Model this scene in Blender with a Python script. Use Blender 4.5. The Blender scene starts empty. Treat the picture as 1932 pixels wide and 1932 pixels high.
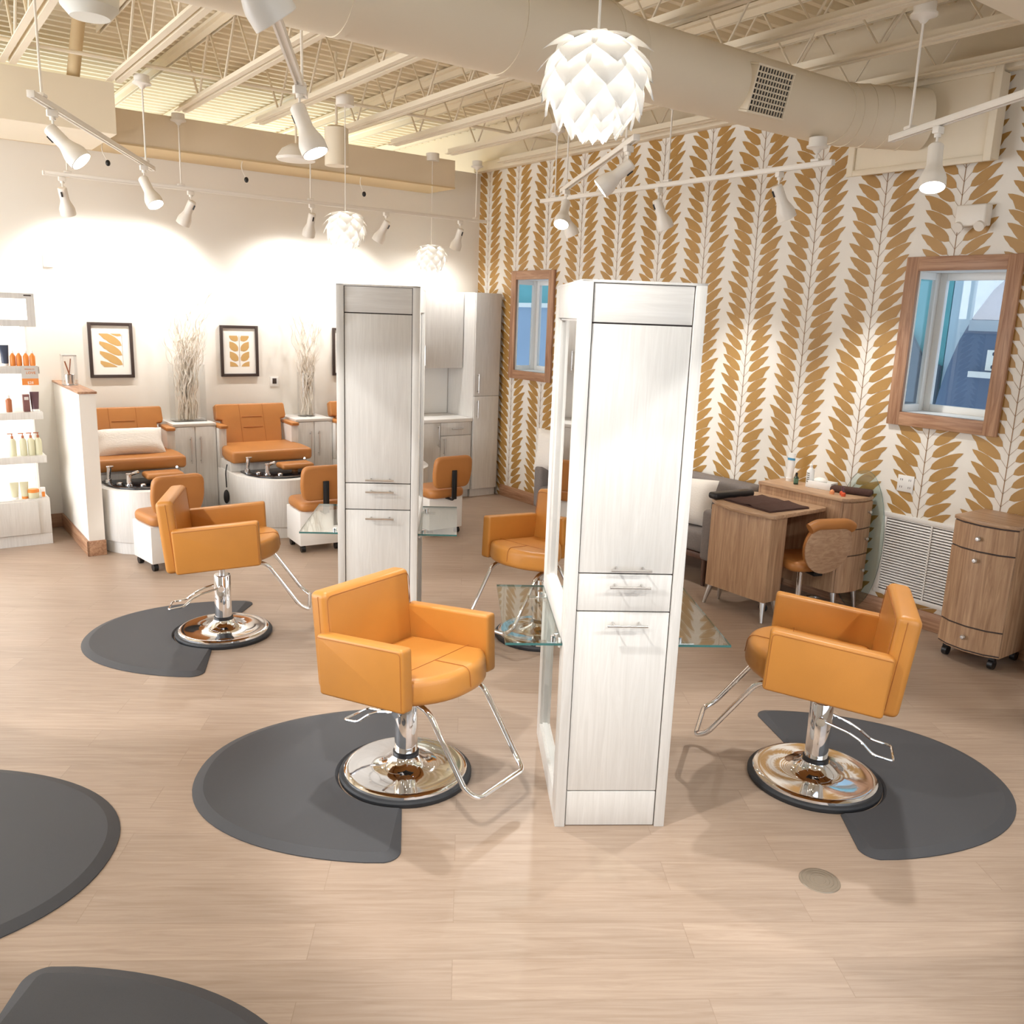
import bpy, bmesh, math, random
from mathutils import Vector, Matrix
random.seed(7)
C = bpy.context.scene.collection
S = bpy.context.scene
PI = math.pi
R = math.radians
V = Vector

# ------------------------------------------------------------------ materials
def lin(c):
    c = c / 255.0
    return c / 12.92 if c <= 0.04045 else ((c + 0.055) / 1.055) ** 2.4
def rgb(r, g, b):
    return (lin(r), lin(g), lin(b), 1.0)

def mat(name, col, rough=0.5, metal=0.0, bump=0.0, bscale=60.0, var=0.0, vscale=4.0, coat=0.0, spec=0.5, emit=None, estr=0.0, sub=0.0, stretch=(1, 1, 1)):
    m = bpy.data.materials.new(name); m.use_nodes = True
    nt = m.node_tree; b = nt.nodes['Principled BSDF']
    b.inputs['Base Color'].default_value = col
    b.inputs['Roughness'].default_value = rough
    b.inputs['Metallic'].default_value = metal
    b.inputs['Coat Weight'].default_value = coat
    b.inputs['Specular IOR Level'].default_value = spec
    if emit is not None:
        b.inputs['Emission Color'].default_value = emit
        b.inputs['Emission Strength'].default_value = estr
    if sub > 0:
        b.inputs['Transmission Weight'].default_value = 0
    tc = nt.nodes.new('ShaderNodeTexCoord')
    mp = nt.nodes.new('ShaderNodeMapping'); mp.inputs['Scale'].default_value = stretch
    nt.links.new(tc.outputs['Object'], mp.inputs['Vector'])
    if var > 0:
        n = nt.nodes.new('ShaderNodeTexNoise'); n.inputs['Scale'].default_value = vscale; n.inputs['Detail'].default_value = 6
        nt.links.new(mp.outputs['Vector'], n.inputs['Vector'])
        r = nt.nodes.new('ShaderNodeValToRGB')
        r.color_ramp.elements[0].position = 0.3; r.color_ramp.elements[1].position = 0.7
        r.color_ramp.elements[0].color = tuple(max(0, x * (1 - var)) for x in col[:3]) + (1,)
        r.color_ramp.elements[1].color = tuple(min(1, x * (1 + var * 0.6)) for x in col[:3]) + (1,)
        nt.links.new(n.outputs['Fac'], r.inputs['Fac']); nt.links.new(r.outputs['Color'], b.inputs['Base Color'])
    if bump > 0:
        n2 = nt.nodes.new('ShaderNodeTexNoise'); n2.inputs['Scale'].default_value = bscale; n2.inputs['Detail'].default_value = 4
        nt.links.new(mp.outputs['Vector'], n2.inputs['Vector'])
        bp = nt.nodes.new('ShaderNodeBump'); bp.inputs['Strength'].default_value = bump; bp.inputs['Distance'].default_value = 0.01
        nt.links.new(n2.outputs['Fac'], bp.inputs['Height']); nt.links.new(bp.outputs['Normal'], b.inputs['Normal'])
    return m

def wood(name, light, dark, axis='z', rough=0.5, scale=1.0, contrast=(0.35, 0.68), rotz=0.0, plank=None, bump=0.05):
    """stretched noise grain along an axis; plank = (length, width) adds board tone differences"""
    m = bpy.data.materials.new(name); m.use_nodes = True
    nt = m.node_tree; L = nt.links; b = nt.nodes['Principled BSDF']; b.inputs['Roughness'].default_value = rough
    tc = nt.nodes.new('ShaderNodeTexCoord')
    m0 = nt.nodes.new('ShaderNodeMapping'); m0.inputs['Rotation'].default_value = (0, 0, rotz)
    L.new(tc.outputs['Object'], m0.inputs['Vector'])
    st = {'x': (0.9, 16, 16), 'y': (16, 0.9, 16), 'z': (16, 16, 0.9)}[axis]
    mp = nt.nodes.new('ShaderNodeMapping'); mp.inputs['Scale'].default_value = tuple(s * scale for s in st)
    L.new(m0.outputs['Vector'], mp.inputs['Vector'])
    n = nt.nodes.new('ShaderNodeTexNoise'); n.inputs['Scale'].default_value = 2.2; n.inputs['Detail'].default_value = 9; n.inputs['Roughness'].default_value = 0.62; n.inputs['Distortion'].default_value = 1.3
    L.new(mp.outputs['Vector'], n.inputs['Vector'])
    r = nt.nodes.new('ShaderNodeValToRGB')
    r.color_ramp.elements[0].position = contrast[0]; r.color_ramp.elements[1].position = contrast[1]
    r.color_ramp.elements[0].color = dark; r.color_ramp.elements[1].color = light
    L.new(n.outputs['Fac'], r.inputs['Fac'])
    out = r.outputs['Color']
    if plank:
        br = nt.nodes.new('ShaderNodeTexBrick'); br.inputs['Scale'].default_value = 1.0
        br.inputs['Brick Width'].default_value = plank[0]; br.inputs['Row Height'].default_value = plank[1]
        br.inputs['Mortar Size'].default_value = 0.0012; br.inputs['Mortar Smooth'].default_value = 0.1
        br.inputs['Color1'].default_value = (0.94, 0.935, 0.93, 1); br.inputs['Color2'].default_value = (1.05, 1.05, 1.05, 1); br.inputs['Mortar'].default_value = (0.80, 0.77, 0.74, 1)
        br.offset = 0.37
        L.new(m0.outputs['Vector'], br.inputs['Vector'])
        mx = nt.nodes.new('ShaderNodeMix'); mx.data_type = 'RGBA'; mx.blend_type = 'MULTIPLY'; mx.inputs[0].default_value = 1.0
        L.new(out, mx.inputs[6]); L.new(br.outputs['Color'], mx.inputs[7]); out = mx.outputs[2]
        # offset the grain per board
        ad = nt.nodes.new('ShaderNodeVectorMath'); ad.operation = 'MULTIPLY_ADD'
        L.new(br.outputs['Color'], ad.inputs[0]); ad.inputs[1].default_value = (37, 37, 37)
        L.new(mp.outputs['Vector'], ad.inputs[2]); L.new(ad.outputs['Vector'], n.inputs['Vector'])
    L.new(out, b.inputs['Base Color'])
    if bump > 0:
        bp = nt.nodes.new('ShaderNodeBump'); bp.inputs['Strength'].default_value = bump; bp.inputs['Distance'].default_value = 0.01
        L.new(n.outputs['Fac'], bp.inputs['Height']); L.new(bp.outputs['Normal'], b.inputs['Normal'])
    return m

def glassmat(name, tint=(1, 1, 1, 1), ior=1.5, rough=0.0):
    m = bpy.data.materials.new(name); m.use_nodes = True
    nt = m.node_tree; L = nt.links
    for n in list(nt.nodes):
        if n.type == 'BSDF_PRINCIPLED': nt.nodes.remove(n)
    o = [n for n in nt.nodes if n.type == 'OUTPUT_MATERIAL'][0]
    t = nt.nodes.new('ShaderNodeBsdfTransparent'); t.inputs['Color'].default_value = tint
    g = nt.nodes.new('ShaderNodeBsdfGlossy'); g.inputs['Roughness'].default_value = rough
    f = nt.nodes.new('ShaderNodeLayerWeight'); f.inputs['Blend'].default_value = 0.5
    pw = nt.nodes.new('ShaderNodeMath'); pw.operation = 'POWER'; pw.inputs[1].default_value = 4.0; L.new(f.outputs['Facing'], pw.inputs[0])
    r0 = ((ior - 1) / (ior + 1)) ** 2
    ma = nt.nodes.new('ShaderNodeMath'); ma.operation = 'MULTIPLY_ADD'; ma.inputs[1].default_value = 1 - r0; ma.inputs[2].default_value = r0; L.new(pw.outputs[0], ma.inputs[0])
    mx = nt.nodes.new('ShaderNodeMixShader')
    L.new(ma.outputs[0], mx.inputs['Fac']); L.new(t.outputs['BSDF'], mx.inputs[1]); L.new(g.outputs['BSDF'], mx.inputs[2])
    L.new(mx.outputs['Shader'], o.inputs['Surface'])
    return m

M = {}
M['floor'] = wood('floor_oak', rgb(184, 164, 147), rgb(158, 136, 117), 'x', 0.42, 1.1, (0.25, 0.78), R(33.0), (1.3, 0.18), 0.02)
M['wall'] = mat('white_paint', rgb(240, 235, 226), 0.75, bump=0.04, bscale=180)
M['wallpaper'] = mat('ivory_wallpaper', rgb(240, 235, 226), 0.6, var=0.02, vscale=9)
M['gold'] = mat('ochre_leaf_print', rgb(180, 138, 74), 0.45, 0.0, var=0.10, vscale=3)
M['stemline'] = mat('brown_stem_print', rgb(150, 112, 70), 0.5)
M['cream'] = mat('cream_ceiling_paint', rgb(241, 229, 206), 0.6, var=0.02, vscale=2)
M['deck'] = mat('cream_deck_paint', rgb(240, 227, 200), 0.6)
M['creamdk'] = mat('tan_paint_and_soffit_shade', rgb(214, 190, 148), 0.65)  # tan for cables; on the soffit board it stands for underside shade
M['creamgl'] = mat('cream_glazed_panel', rgb(232, 216, 190), 0.06, coat=0.6)
M['oak'] = wood('oak_trim', rgb(196, 156, 124), rgb(150, 106, 78), 'y', 0.45, 1.0)
M['oakz'] = wood('oak_upright', rgb(196, 156, 124), rgb(150, 106, 78), 'z', 0.45, 1.0)
M['tan'] = wood('tan_oak_laminate', rgb(212, 176, 140), rgb(148, 110, 82), 'z', 0.5, 1.0, (0.25, 0.75))
M['tanx'] = wood('tan_oak_top', rgb(212, 178, 144), rgb(158, 122, 94), 'y', 0.45, 1.0, (0.25, 0.75))
M['white'] = wood('whitewashed_laminate', rgb(230, 228, 224), rgb(214, 211, 206), 'z', 0.42, 1.3, (0.3, 0.75), bump=0.015)
M['whitex'] = wood('whitewashed_laminate_flat', rgb(230, 228, 224), rgb(214, 211, 206), 'x', 0.42, 1.3, (0.3, 0.75), bump=0.015)
M['plain'] = mat('plain_white', rgb(240, 238, 234), 0.4)
M['gap'] = mat('dark_gap', rgb(70, 60, 58), 0.8)
M['leather'] = mat('orange_leather', rgb(198, 134, 60), 0.38, bump=0.10, bscale=420, var=0.05, vscale=5)
M['leatherdk'] = mat('cognac_leather', rgb(186, 124, 66), 0.42, bump=0.10, bscale=420, var=0.06, vscale=5)
M['seam'] = mat('leather_seam', rgb(168, 104, 46), 0.6)
M['chrome'] = mat('chrome', (0.86, 0.86, 0.87, 1), 0.05, 1.0)
M['steel'] = mat('brushed_steel', (0.66, 0.64, 0.62, 1), 0.3, 1.0)
M['rubber'] = mat('black_rubber', rgb(40, 42, 46), 0.6)
M['mat'] = mat('charcoal_mat', rgb(70, 71, 75), 0.62, bump=0.25, bscale=900, var=0.06, vscale=300)
M['black'] = mat('black_plastic', rgb(26, 26, 28), 0.4)
M['fixture'] = mat('white_fixture', rgb(240, 234, 224), 0.4)
M['petal'] = mat('white_petal', rgb(250, 249, 246), 0.45)
_nt = M['petal'].node_tree; _tr = _nt.nodes.new('ShaderNodeBsdfTranslucent'); _tr.inputs['Color'].default_value = (.95, .94, .92, 1); _mx = _nt.nodes.new('ShaderNodeMixShader'); _mx.inputs['Fac'].default_value = .35
_o = [n for n in _nt.nodes if n.type == 'OUTPUT_MATERIAL'][0]; _nt.links.new(_nt.nodes['Principled BSDF'].outputs[0], _mx.inputs[1]); _nt.links.new(_tr.outputs[0], _mx.inputs[2]); _nt.links.new(_mx.outputs[0], _o.inputs['Surface'])
M['lens'] = mat('lit_lens', (1, 1, 1, 1), 0.4, emit=(1, 0.96, 0.88, 1), estr=14)
M['bulb'] = mat('lit_bulb', (1, 1, 1, 1), 0.4, emit=(1, 0.95, 0.87, 1), estr=18)
M['panel'] = mat('lit_panel', (1, 1, 1, 1), 0.5, emit=(1, 0.97, 0.92, 1), estr=1.6)
M['led'] = mat('lit_led_strip', (1, 1, 1, 1), 0.5, emit=(1, 0.95, 0.86, 1), estr=14)
M['mirror'] = mat('mirror_silver', (0.93, 0.94, 0.94, 1), 0.012, 1.0)
M['glass'] = glassmat('clear_glass', (0.995, 0.997, 0.996, 1))
M['shellwood'] = wood('shell_veneer', rgb(206, 172, 140), rgb(160, 124, 96), 'x', 0.45, 1.0, (0.25, 0.75), R(20))
M['shelfglass'] = glassmat('shelf_glass', (0.93, 0.97, 0.955, 1), 1.55)
M['glassedge'] = mat('green_glass_edge', rgb(64, 110, 108), 0.1)
M['frame'] = mat('dark_picture_frame', rgb(66, 54, 50), 0.45)
M['paper'] = mat('white_paper', rgb(246, 243, 236), 0.8)
M['branch'] = mat('white_twig', rgb(240, 232, 220), 0.7, var=0.08, vscale=30)
M['pillow'] = mat('ribbed_ivory_knit', rgb(238, 232, 224), 0.9, bump=0.5, bscale=45, stretch=(0.6, 4, 4))
M['grey'] = mat('grey_upholstery', rgb(128, 120, 116), 0.9, bump=0.3, bscale=300, var=0.1, vscale=80)
M['brown'] = mat('brown_towel', rgb(92, 64, 56), 0.95, bump=0.8, bscale=350, var=0.15, vscale=90)
M['dkwood'] = mat('dark_walnut', rgb(92, 62, 46), 0.5, var=0.2, vscale=14)
M['cavity'] = mat('dark_cavity', rgb(40, 36, 34), 0.8)
M['teal'] = mat('teal_panel', rgb(96, 170, 176), 0.5, var=0.08, vscale=6)
M['slate'] = mat('slate_blue_panel', rgb(92, 112, 140), 0.35, var=0.08, vscale=3)
M['sky'] = mat('pale_blue_panel', rgb(192, 212, 224), 0.5, var=0.05, vscale=2)
M['orange'] = mat('orange_plastic', rgb(232, 140, 60), 0.35)
M['navy'] = mat('navy_tube', rgb(60, 68, 88), 0.4)
M['plum'] = mat('plum_tube', rgb(92, 60, 66), 0.4)
M['amber'] = mat('amber_bottle', rgb(172, 102, 62), 0.3)
M['lotion'] = mat('pale_green_bottle', rgb(214, 210, 178), 0.4)
M['card'] = mat('grey_card', rgb(206, 202, 196), 0.7)
M['green'] = mat('dark_green_glass', rgb(42, 58, 44), 0.15)
M['blue'] = mat('blue_print', rgb(70, 150, 190), 0.5)
M['drain'] = mat('grey_cover', rgb(150, 138, 122), 0.35, 0.4)
M['coral'] = mat('coral_polish', rgb(226, 96, 62), 0.2)
M['peach'] = mat('peach_polish', rgb(238, 160, 112), 0.2)

# ------------------------------------------------------------------ mesh builder
def fillet(pts, rad=0.03, seg=5, closed=False):
    pts = [V(p) for p in pts]; out = []; n = len(pts)
    for i, p in enumerate(pts):
        if not closed and (i == 0 or i == n - 1): out.append(p); continue
        a = pts[i - 1]; c = pts[(i + 1) % n]
        r = min(rad, (a - p).length * 0.45, (c - p).length * 0.45)
        p0 = p + (a - p).normalized() * r; p2 = p + (c - p).normalized() * r
        for k in range(seg + 1):
            t = k / seg; out.append(p0 * (1 - t) ** 2 + p * 2 * t * (1 - t) + p2 * t * t)
    return out

class MB:
    def __init__(self): self.bm = bmesh.new()
    def _merge(self, b, mi=0, mx=None):
        for f in b.faces: f.material_index = mi
        if mx is not None: b.transform(mx)
        t = bpy.data.meshes.new('tmp'); b.to_mesh(t); b.free(); self.bm.from_mesh(t); bpy.data.meshes.remove(t)
        return self
    def box(self, x0, x1, y0, y1, z0, z1, bev=0.0, seg=2, mi=0, mx=None):
        b = bmesh.new(); bmesh.ops.create_cube(b, size=1)
        b.transform(Matrix.Translation(((x0 + x1) / 2, (y0 + y1) / 2, (z0 + z1) / 2)) @ Matrix.Diagonal((abs(x1 - x0), abs(y1 - y0), abs(z1 - z0), 1)))
        if bev > 0:
            bmesh.ops.bevel(b, geom=list(b.edges), offset=bev, segments=seg, profile=0.5, affect='EDGES', clamp_overlap=True)
        return self._merge(b, mi, mx)
    def prism(self, poly, z0, z1, bev=0.0, seg=2, mi=0, mx=None, both=True):
        b = bmesh.new(); vs = [b.verts.new((p[0], p[1], z0)) for p in poly]
        f = b.faces.new(vs); r = bmesh.ops.extrude_face_region(b, geom=[f])
        top = [e for e in r['geom'] if isinstance(e, bmesh.types.BMVert)]
        bmesh.ops.translate(b, verts=top, vec=(0, 0, z1 - z0))
        bmesh.ops.recalc_face_normals(b, faces=b.faces)
        if bev > 0:
            zt = max(z0, z1); zb = min(z0, z1)
            eg = [e for e in b.edges if all(abs(v.co.z - zt) < 1e-6 for v in e.verts) or (both and all(abs(v.co.z - zb) < 1e-6 for v in e.verts))]
            bmesh.ops.bevel(b, geom=eg, offset=bev, segments=seg, profile=0.5, affect='EDGES', clamp_overlap=True)
        return self._merge(b, mi, mx)
    def cyl(self, p0, p1, r0, r1=None, n=16, mi=0, mx=None, cap=True):
        p0 = V(p0); p1 = V(p1); r1 = r0 if r1 is None else r1
        d = p1 - p0; b = bmesh.new()
        bmesh.ops.create_cone(b, cap_ends=cap, segments=n, radius1=r0, radius2=max(r1, 1e-5), depth=d.length)
        b.transform(Matrix.Translation((p0 + p1) / 2) @ d.to_track_quat('Z', 'Y').to_matrix().to_4x4())
        return self._merge(b, mi, mx)
    def lathe(self, prof, n=32, mi=0, mx=None):
        b = bmesh.new(); rings = []
        for r, z in prof:
            if r < 1e-6: rings.append([b.verts.new((0, 0, z))])
            else: rings.append([b.verts.new((r * math.cos(2 * PI * k / n), r * math.sin(2 * PI * k / n), z)) for k in range(n)])
        for a, c in zip(rings, rings[1:]):
            for k in range(n):
                k2 = (k + 1) % n
                if len(a) == 1 and len(c) == 1: continue
                if len(a) == 1: b.faces.new((a[0], c[k2], c[k]))
                elif len(c) == 1: b.faces.new((a[k], a[k2], c[0]))
                else: b.faces.new((a[k], a[k2], c[k2], c[k]))
        bmesh.ops.recalc_face_normals(b, faces=b.faces)
        return self._merge(b, mi, mx)
    def tube(self, pts, r, n=8, closed=False, mi=0, mx=None, taper=None):
        pts = [V(p) for p in pts]; b = bmesh.new(); rings = []; N = len(pts); up = None
        for i, p in enumerate(pts):
            if closed: d = pts[(i + 1) % N] - pts[i - 1]
            else: d = pts[min(i + 1, N - 1)] - pts[max(i - 1, 0)]
            d.normalize()
            if up is None:
                up = V((0, 0, 1)) if abs(d.z) < 0.9 else V((1, 0, 0))
            s = d.cross(up)
            if s.length < 1e-5: s = d.orthogonal()
            s.normalize(); up = s.cross(d).normalized()
            rr = r if taper is None else r * (1 + (taper - 1) * i / max(1, N - 1))
            rings.append([b.verts.new(p + (s * math.cos(2 * PI * k / n) + up * math.sin(2 * PI * k / n)) * rr) for k in range(n)])
        pr = list(zip(rings, rings[1:])) + ([(rings[-1], rings[0])] if closed else [])
        for a, c in pr:
            for k in range(n): b.faces.new((a[k], a[(k + 1) % n], c[(k + 1) % n], c[k]))
        if not closed:
            b.faces.new(list(reversed(rings[0]))); b.faces.new(rings[-1])
        bmesh.ops.recalc_face_normals(b, faces=b.faces)
        return self._merge(b, mi, mx)
    def ball(self, c, r, sc=(1, 1, 1), u=16, v=10, mi=0, mx=None):
        b = bmesh.new(); bmesh.ops.create_uvsphere(b, u_segments=u, v_segments=v, radius=r)
        b.transform(Matrix.Translation(c) @ Matrix.Diagonal((*sc, 1)))
        return self._merge(b, mi, mx)
    def poly(self, pts, mi=0):
        try:
            f = self.bm.faces.new([self.bm.verts.new(p) for p in pts]); f.material_index = mi
        except ValueError: pass
        return self
    def quadgrid(self, rows, mi=0, close=False):
        vs = [[self.bm.verts.new(p) for p in r] for r in rows]
        for a, c in zip(vs, vs[1:]):
            m = len(a); rg = range(m) if close else range(m - 1)
            for k in rg:
                f = self.bm.faces.new((a[k], a[(k + 1) % m], c[(k + 1) % m], c[k])); f.material_index = mi
        return self
    def pillow(self, w, h, t, mx=None, mi=0, n=14):
        b = bmesh.new(); rows = []
        for sgn in (1, -1):
            g = []
            for i in range(n + 1):
                row = []
                for j in range(n + 1):
                    u = -1 + 2 * i / n; v = -1 + 2 * j / n
                    k = (1 - u ** 4) * (1 - v ** 4); pinch = 1 - 0.07 * (1 - abs(u)) * abs(v) ** 3 - 0.07 * (1 - abs(v)) * abs(u) ** 3
                    row.append(b.verts.new((u * w / 2 * pinch, sgn * t / 2 * (k ** 0.6), v * h / 2 * pinch)))
                g.append(row)
            for i in range(n):
                for j in range(n):
                    q = (g[i][j], g[i + 1][j], g[i + 1][j + 1], g[i][j + 1]); b.faces.new(q if sgn < 0 else q[::-1])
        bmesh.ops.remove_doubles(b, verts=b.verts, dist=1e-5)
        return self._merge(b, mi, mx)
    def build(self, name, mats, parent=None, ang=35, loc=None):
        me = bpy.data.meshes.new(name); self.bm.to_mesh(me); self.bm.free()
        for m in (mats if isinstance(mats, (list, tuple)) else [mats]): me.materials.append(m)
        for p in me.polygons: p.use_smooth = True
        try: me.set_sharp_from_angle(angle=R(ang))
        except Exception: pass
        o = bpy.data.objects.new(name, me); C.objects.link(o)
        if parent is not None: o.parent = parent
        if loc is not None: o.location = loc
        return o

def tag(o, label=None, cat=None, group=None, kind=None):
    if label: o['label'] = label
    if cat: o['category'] = cat
    if group: o['group'] = group
    if kind: o['kind'] = kind
    return o
def thing(name, label, cat, loc=(0, 0, 0), rz=0.0, group=None):
    o = bpy.data.objects.new(name, None); o.empty_display_size = 0.1; C.objects.link(o)
    o.location = loc; o.rotation_euler = (0, 0, rz)
    return tag(o, label, cat, group)
def part(name, mb, m, parent, label=None, ang=35):
    o = mb.build(name, m, parent, ang)
    if label: o['label'] = label
    return o
def struct(name, mb, m, parent=None, label=None, ang=35):
    o = mb.build(name, m, parent, ang)
    if parent is None: o['kind'] = 'structure'; o['label'] = label or name.replace('_', ' '); o['category'] = name.split('_')[0]
    return o
def copy_tree(o, parent=None):
    c = o.copy(); C.objects.link(c); c.parent = parent
    for ch in list(o.children): copy_tree(ch, c)
    return c
def bar_handle(mb, a, b, out, r=0.005, post=0.018):
    """bar from a to b held off the face by the vector out"""
    a = V(a); b = V(b); o = V(out); d = (b - a).normalized()
    mb.cyl(a + o, b + o, r, n=10)
    for q in (a + d * post, b - d * post): mb.cyl(q, q + o, r * 0.8, n=8)
    return mb

# ------------------------------------------------------------------ camera (fitted to the photograph)
cam = bpy.data.cameras.new('camera'); co = bpy.data.objects.new('camera', cam); C.objects.link(co)
pitch, roll, yaw = 0.2205, 0.0366, 0.6333
def rz(v, a): return V((v[0] * math.cos(a) + v[1] * math.sin(a), -v[0] * math.sin(a) + v[1] * math.cos(a), v[2]))
fw = V((0, math.cos(pitch), -math.sin(pitch))); rt = V((1, 0, 0)); up = V((0, math.sin(pitch), math.cos(pitch)))
r2 = rt * math.cos(roll) + up * math.sin(roll); u2 = -rt * math.sin(roll) + up * math.cos(roll)
fw, r2, u2 = rz(fw, yaw), rz(r2, yaw), rz(u2, yaw)
mw = Matrix(((r2.x, u2.x, -fw.x, 0), (r2.y, u2.y, -fw.y, 0), (r2.z, u2.z, -fw.z, 2.1), (0, 0, 0, 1)))
co.matrix_world = mw
cam.sensor_width = 36; cam.lens = 1648.0 / 1932 * 36; cam.clip_start = 0.05; cam.clip_end = 100
S.camera = co

# ------------------------------------------------------------------ room shell
XW, YB = 5.98, 9.0
X0, Y0, ZD = -2.6, -2.6, 4.2
struct('floor', MB().box(X0, XW + .02, Y0, YB + .02, -0.1, 0), M['floor'], label='light oak plank floor')
YF = 12.8
struct('wall_back', MB().box(X0, XW, YB, YB + .12, 0, 3.70), M['wall'], label='white back wall behind the pedicure chairs')
def wall_open(nm, ax, c0, c1, a0, a1, o0, o1, z0, z1, lab):
    b = MB()
    for q in ((a0, o0, 0, ZD + .1), (o1, a1, 0, ZD + .1), (o0, o1, 0, z0), (o0, o1, z1, ZD + .1)):
        if ax == 1: b.box(q[0], q[1], c0, c1, q[2], q[3])
        else: b.box(c0, c1, q[0], q[1], q[2], q[3])
    struct(nm, b, M['wall'], label=lab)
wall_open('wall_front', 1, Y0 - .12, Y0, X0, XW + .2, -1.2, 4.4, .5, 3.1, 'white wall behind the viewer')
wall_open('wall_left', 0, X0 - .12, X0, Y0, YB + .12, 4.4, 8.9, .5, 3.2, 'white side wall')

struct('wall_far', MB().box(X0, XW + .1, YF, YF + .1, 0, ZD + .1).box(XW, XW + .1, YB + .12, YF, 0, ZD + .1).box(X0 - .1, X0, YB + .12, YF, 0, ZD + .1), M['cream'], label='cream walls of the space beyond the back wall')
# openings in the wallpapered wall: (y0, y1, z0, z1)
WIN = [(2.853, 3.448, 1.53, 2.506), (7.60, 8.19, 1.50, 2.50)]
def leaf_pts(t, lo, hi):
    pass
def leaf(base, tip, hw, n=9, ser=True):
    """outline of a pointed leaf in 2-D, a little ragged along its lower edge"""
    b = V(base); t = V(tip); d = (t - b); L = d.length; d.normalize(); nn = V((-d.y, d.x))
    if nn.y < 0: nn = -nn
    upx = []; lo = []
    for i in range(n + 1):
        s = i / n
        w = hw * (math.sin(PI * s ** 0.78)) ** 0.75 if 0 < s < 1 else 0
        upx.append(b + d * (s * L) + nn * w * 1.05)
        if 0 < i < n:
            w2 = w * 0.95
            if ser and i in (5, 7): w2 *= 0.86
            lo.append(b + d * (s * L) - nn * w2)
    return upx, lo
def clip_half(poly, ax, val, keep_less):
    out = []
    for i, p in enumerate(poly):
        q = poly[(i + 1) % len(poly)]
        ip = (p[ax] <= val) if keep_less else (p[ax] >= val); iq = (q[ax] <= val) if keep_less else (q[ax] >= val)
        if ip: out.append(p)
        if ip != iq:
            t = (val - p[ax]) / (q[ax] - p[ax]); out.append((p[0] + t * (q[0] - p[0]), p[1] + t * (q[1] - p[1])))
    return out
def clip_out(poly, rects):
    ps = [poly]
    for (a0, a1, b0, b1) in rects:
        nx = []
        for p in ps:
            if max(q[0] for q in p) < a0 or min(q[0] for q in p) > a1 or max(q[1] for q in p) < b0 or min(q[1] for q in p) > b1: nx.append(p); continue
            l = clip_half(p, 0, a0, True); r_ = clip_half(p, 0, a1, False); m_ = clip_half(clip_half(p, 0, a0, False), 0, a1, True)
            for c in (l, r_): 
                if len(c) > 2: nx.append(c)
            if len(m_) > 2:
                for c in (clip_half(m_, 1, b0, True), clip_half(m_, 1, b1, False)):
                    if len(c) > 2: nx.append(c)
        ps = nx
    return ps
wr = MB()
ys = [Y0, WIN[0][0], WIN[0][1], WIN[1][0], WIN[1][1], YB + .12]
for i in range(5):
    y0, y1 = ys[i], ys[i + 1]
    if i in (1, 3):
        w = WIN[(i - 1) // 2]
        wr.box(XW, XW + .02, y0, y1, 0, w[2]); wr.box(XW, XW + .02, y0, y1, w[3], 3.72)
    else: wr.box(XW, XW + .02, y0, y1, 0, 3.72)
wr.box(XW, XW + .1, Y0, YB + .12, 3.72, ZD + .1, mi=3)
NP = 0.0857
zz = 0.0
def emit_poly(pts, mi, e=0.0):
    p2 = [(p[0], p[1]) for p in pts]
    p2 = clip_half(clip_half(p2, 1, 3.715, True), 1, 0.0, False)
    if len(p2) < 3: return
    p2 = clip_half(clip_half(p2, 0, YB - .001, True), 0, 1.0, False)
    if len(p2) < 3: return
    for c in clip_out(p2, [(w[0] - .03, w[1] + .03, w[2] - .03, w[3] + .03) for w in WIN]):
        wr.poly([(XW - .0015 - e, q[0], q[1]) for q in c], mi)
for k in range(-5, 10):
    ys_ = 3.785 + 0.5575 * k
    ph = 0.035 if k % 2 else 0.0
    emit_poly([(ys_ - .0025, 0), (ys_ + .0025, 0), (ys_ + .0025, 3.72), (ys_ - .0025, 3.72)], 2, .0006)
    for j in range(-2, 46):
        zn = j * NP + ph
        for sd in (1, -1):
            seq = (j + (0 if sd > 0 else 2)) % 6          # 0,1 pair  2,3 pair  4 single  5 single
            jit = 0.012 * math.sin(j * 2.1 + sd)
            base = (ys_ + sd * 0.045, zn + 0.005); tip = (ys_ + sd * (0.240 + jit + (0.012 if seq in (2, 3) else 0)), zn + 0.140 + jit * .6)
            ux, lo = leaf(base, tip, 0.035)
            emit_poly(ux + lo[::-1], 1)
            emit_poly([(ys_, zn - .050), (ys_, zn - .046), (base[0], base[1] + .003), (base[0], base[1])], 2, .0006)
            if seq in (1, 3):                             # fuse with the leaf below
                ux2, lo2 = leaf((base[0], base[1] - NP), (tip[0] - sd * .004, tip[1] - NP), 0.035)
                a, b_ = (1, 6) if seq == 1 else (2, 7)
                emit_poly([*lo[a:b_], *ux2[a + 1:b_ + 1][::-1]], 1, .0003)
struct('wall_right', wr, [M['wallpaper'], M['gold'], M['stemline'], M['cream']], label='ivory wall papered with ochre leafy stems', ang=20)

# corrugated ceiling deck, ribs across the joists
cd = MB(); prof = []
y = Y0 - .1
while y < YF + .1:
    prof += [(y, 0), (y + .045, 0), (y + .065, .045), (y + .13, .045)]; y += .15
cd.quadgrid([[(X0 - .1, p[0], ZD + p[1]) for p in prof], [(XW + .15, p[0], ZD + p[1]) for p in prof]])
cd.box(X0 - .1, XW + .2, Y0 - .1, YF + .15, ZD + .06, ZD + .12)
struct('ceiling', cd, M['deck'], label='cream painted corrugated metal ceiling', ang=20)

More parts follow.
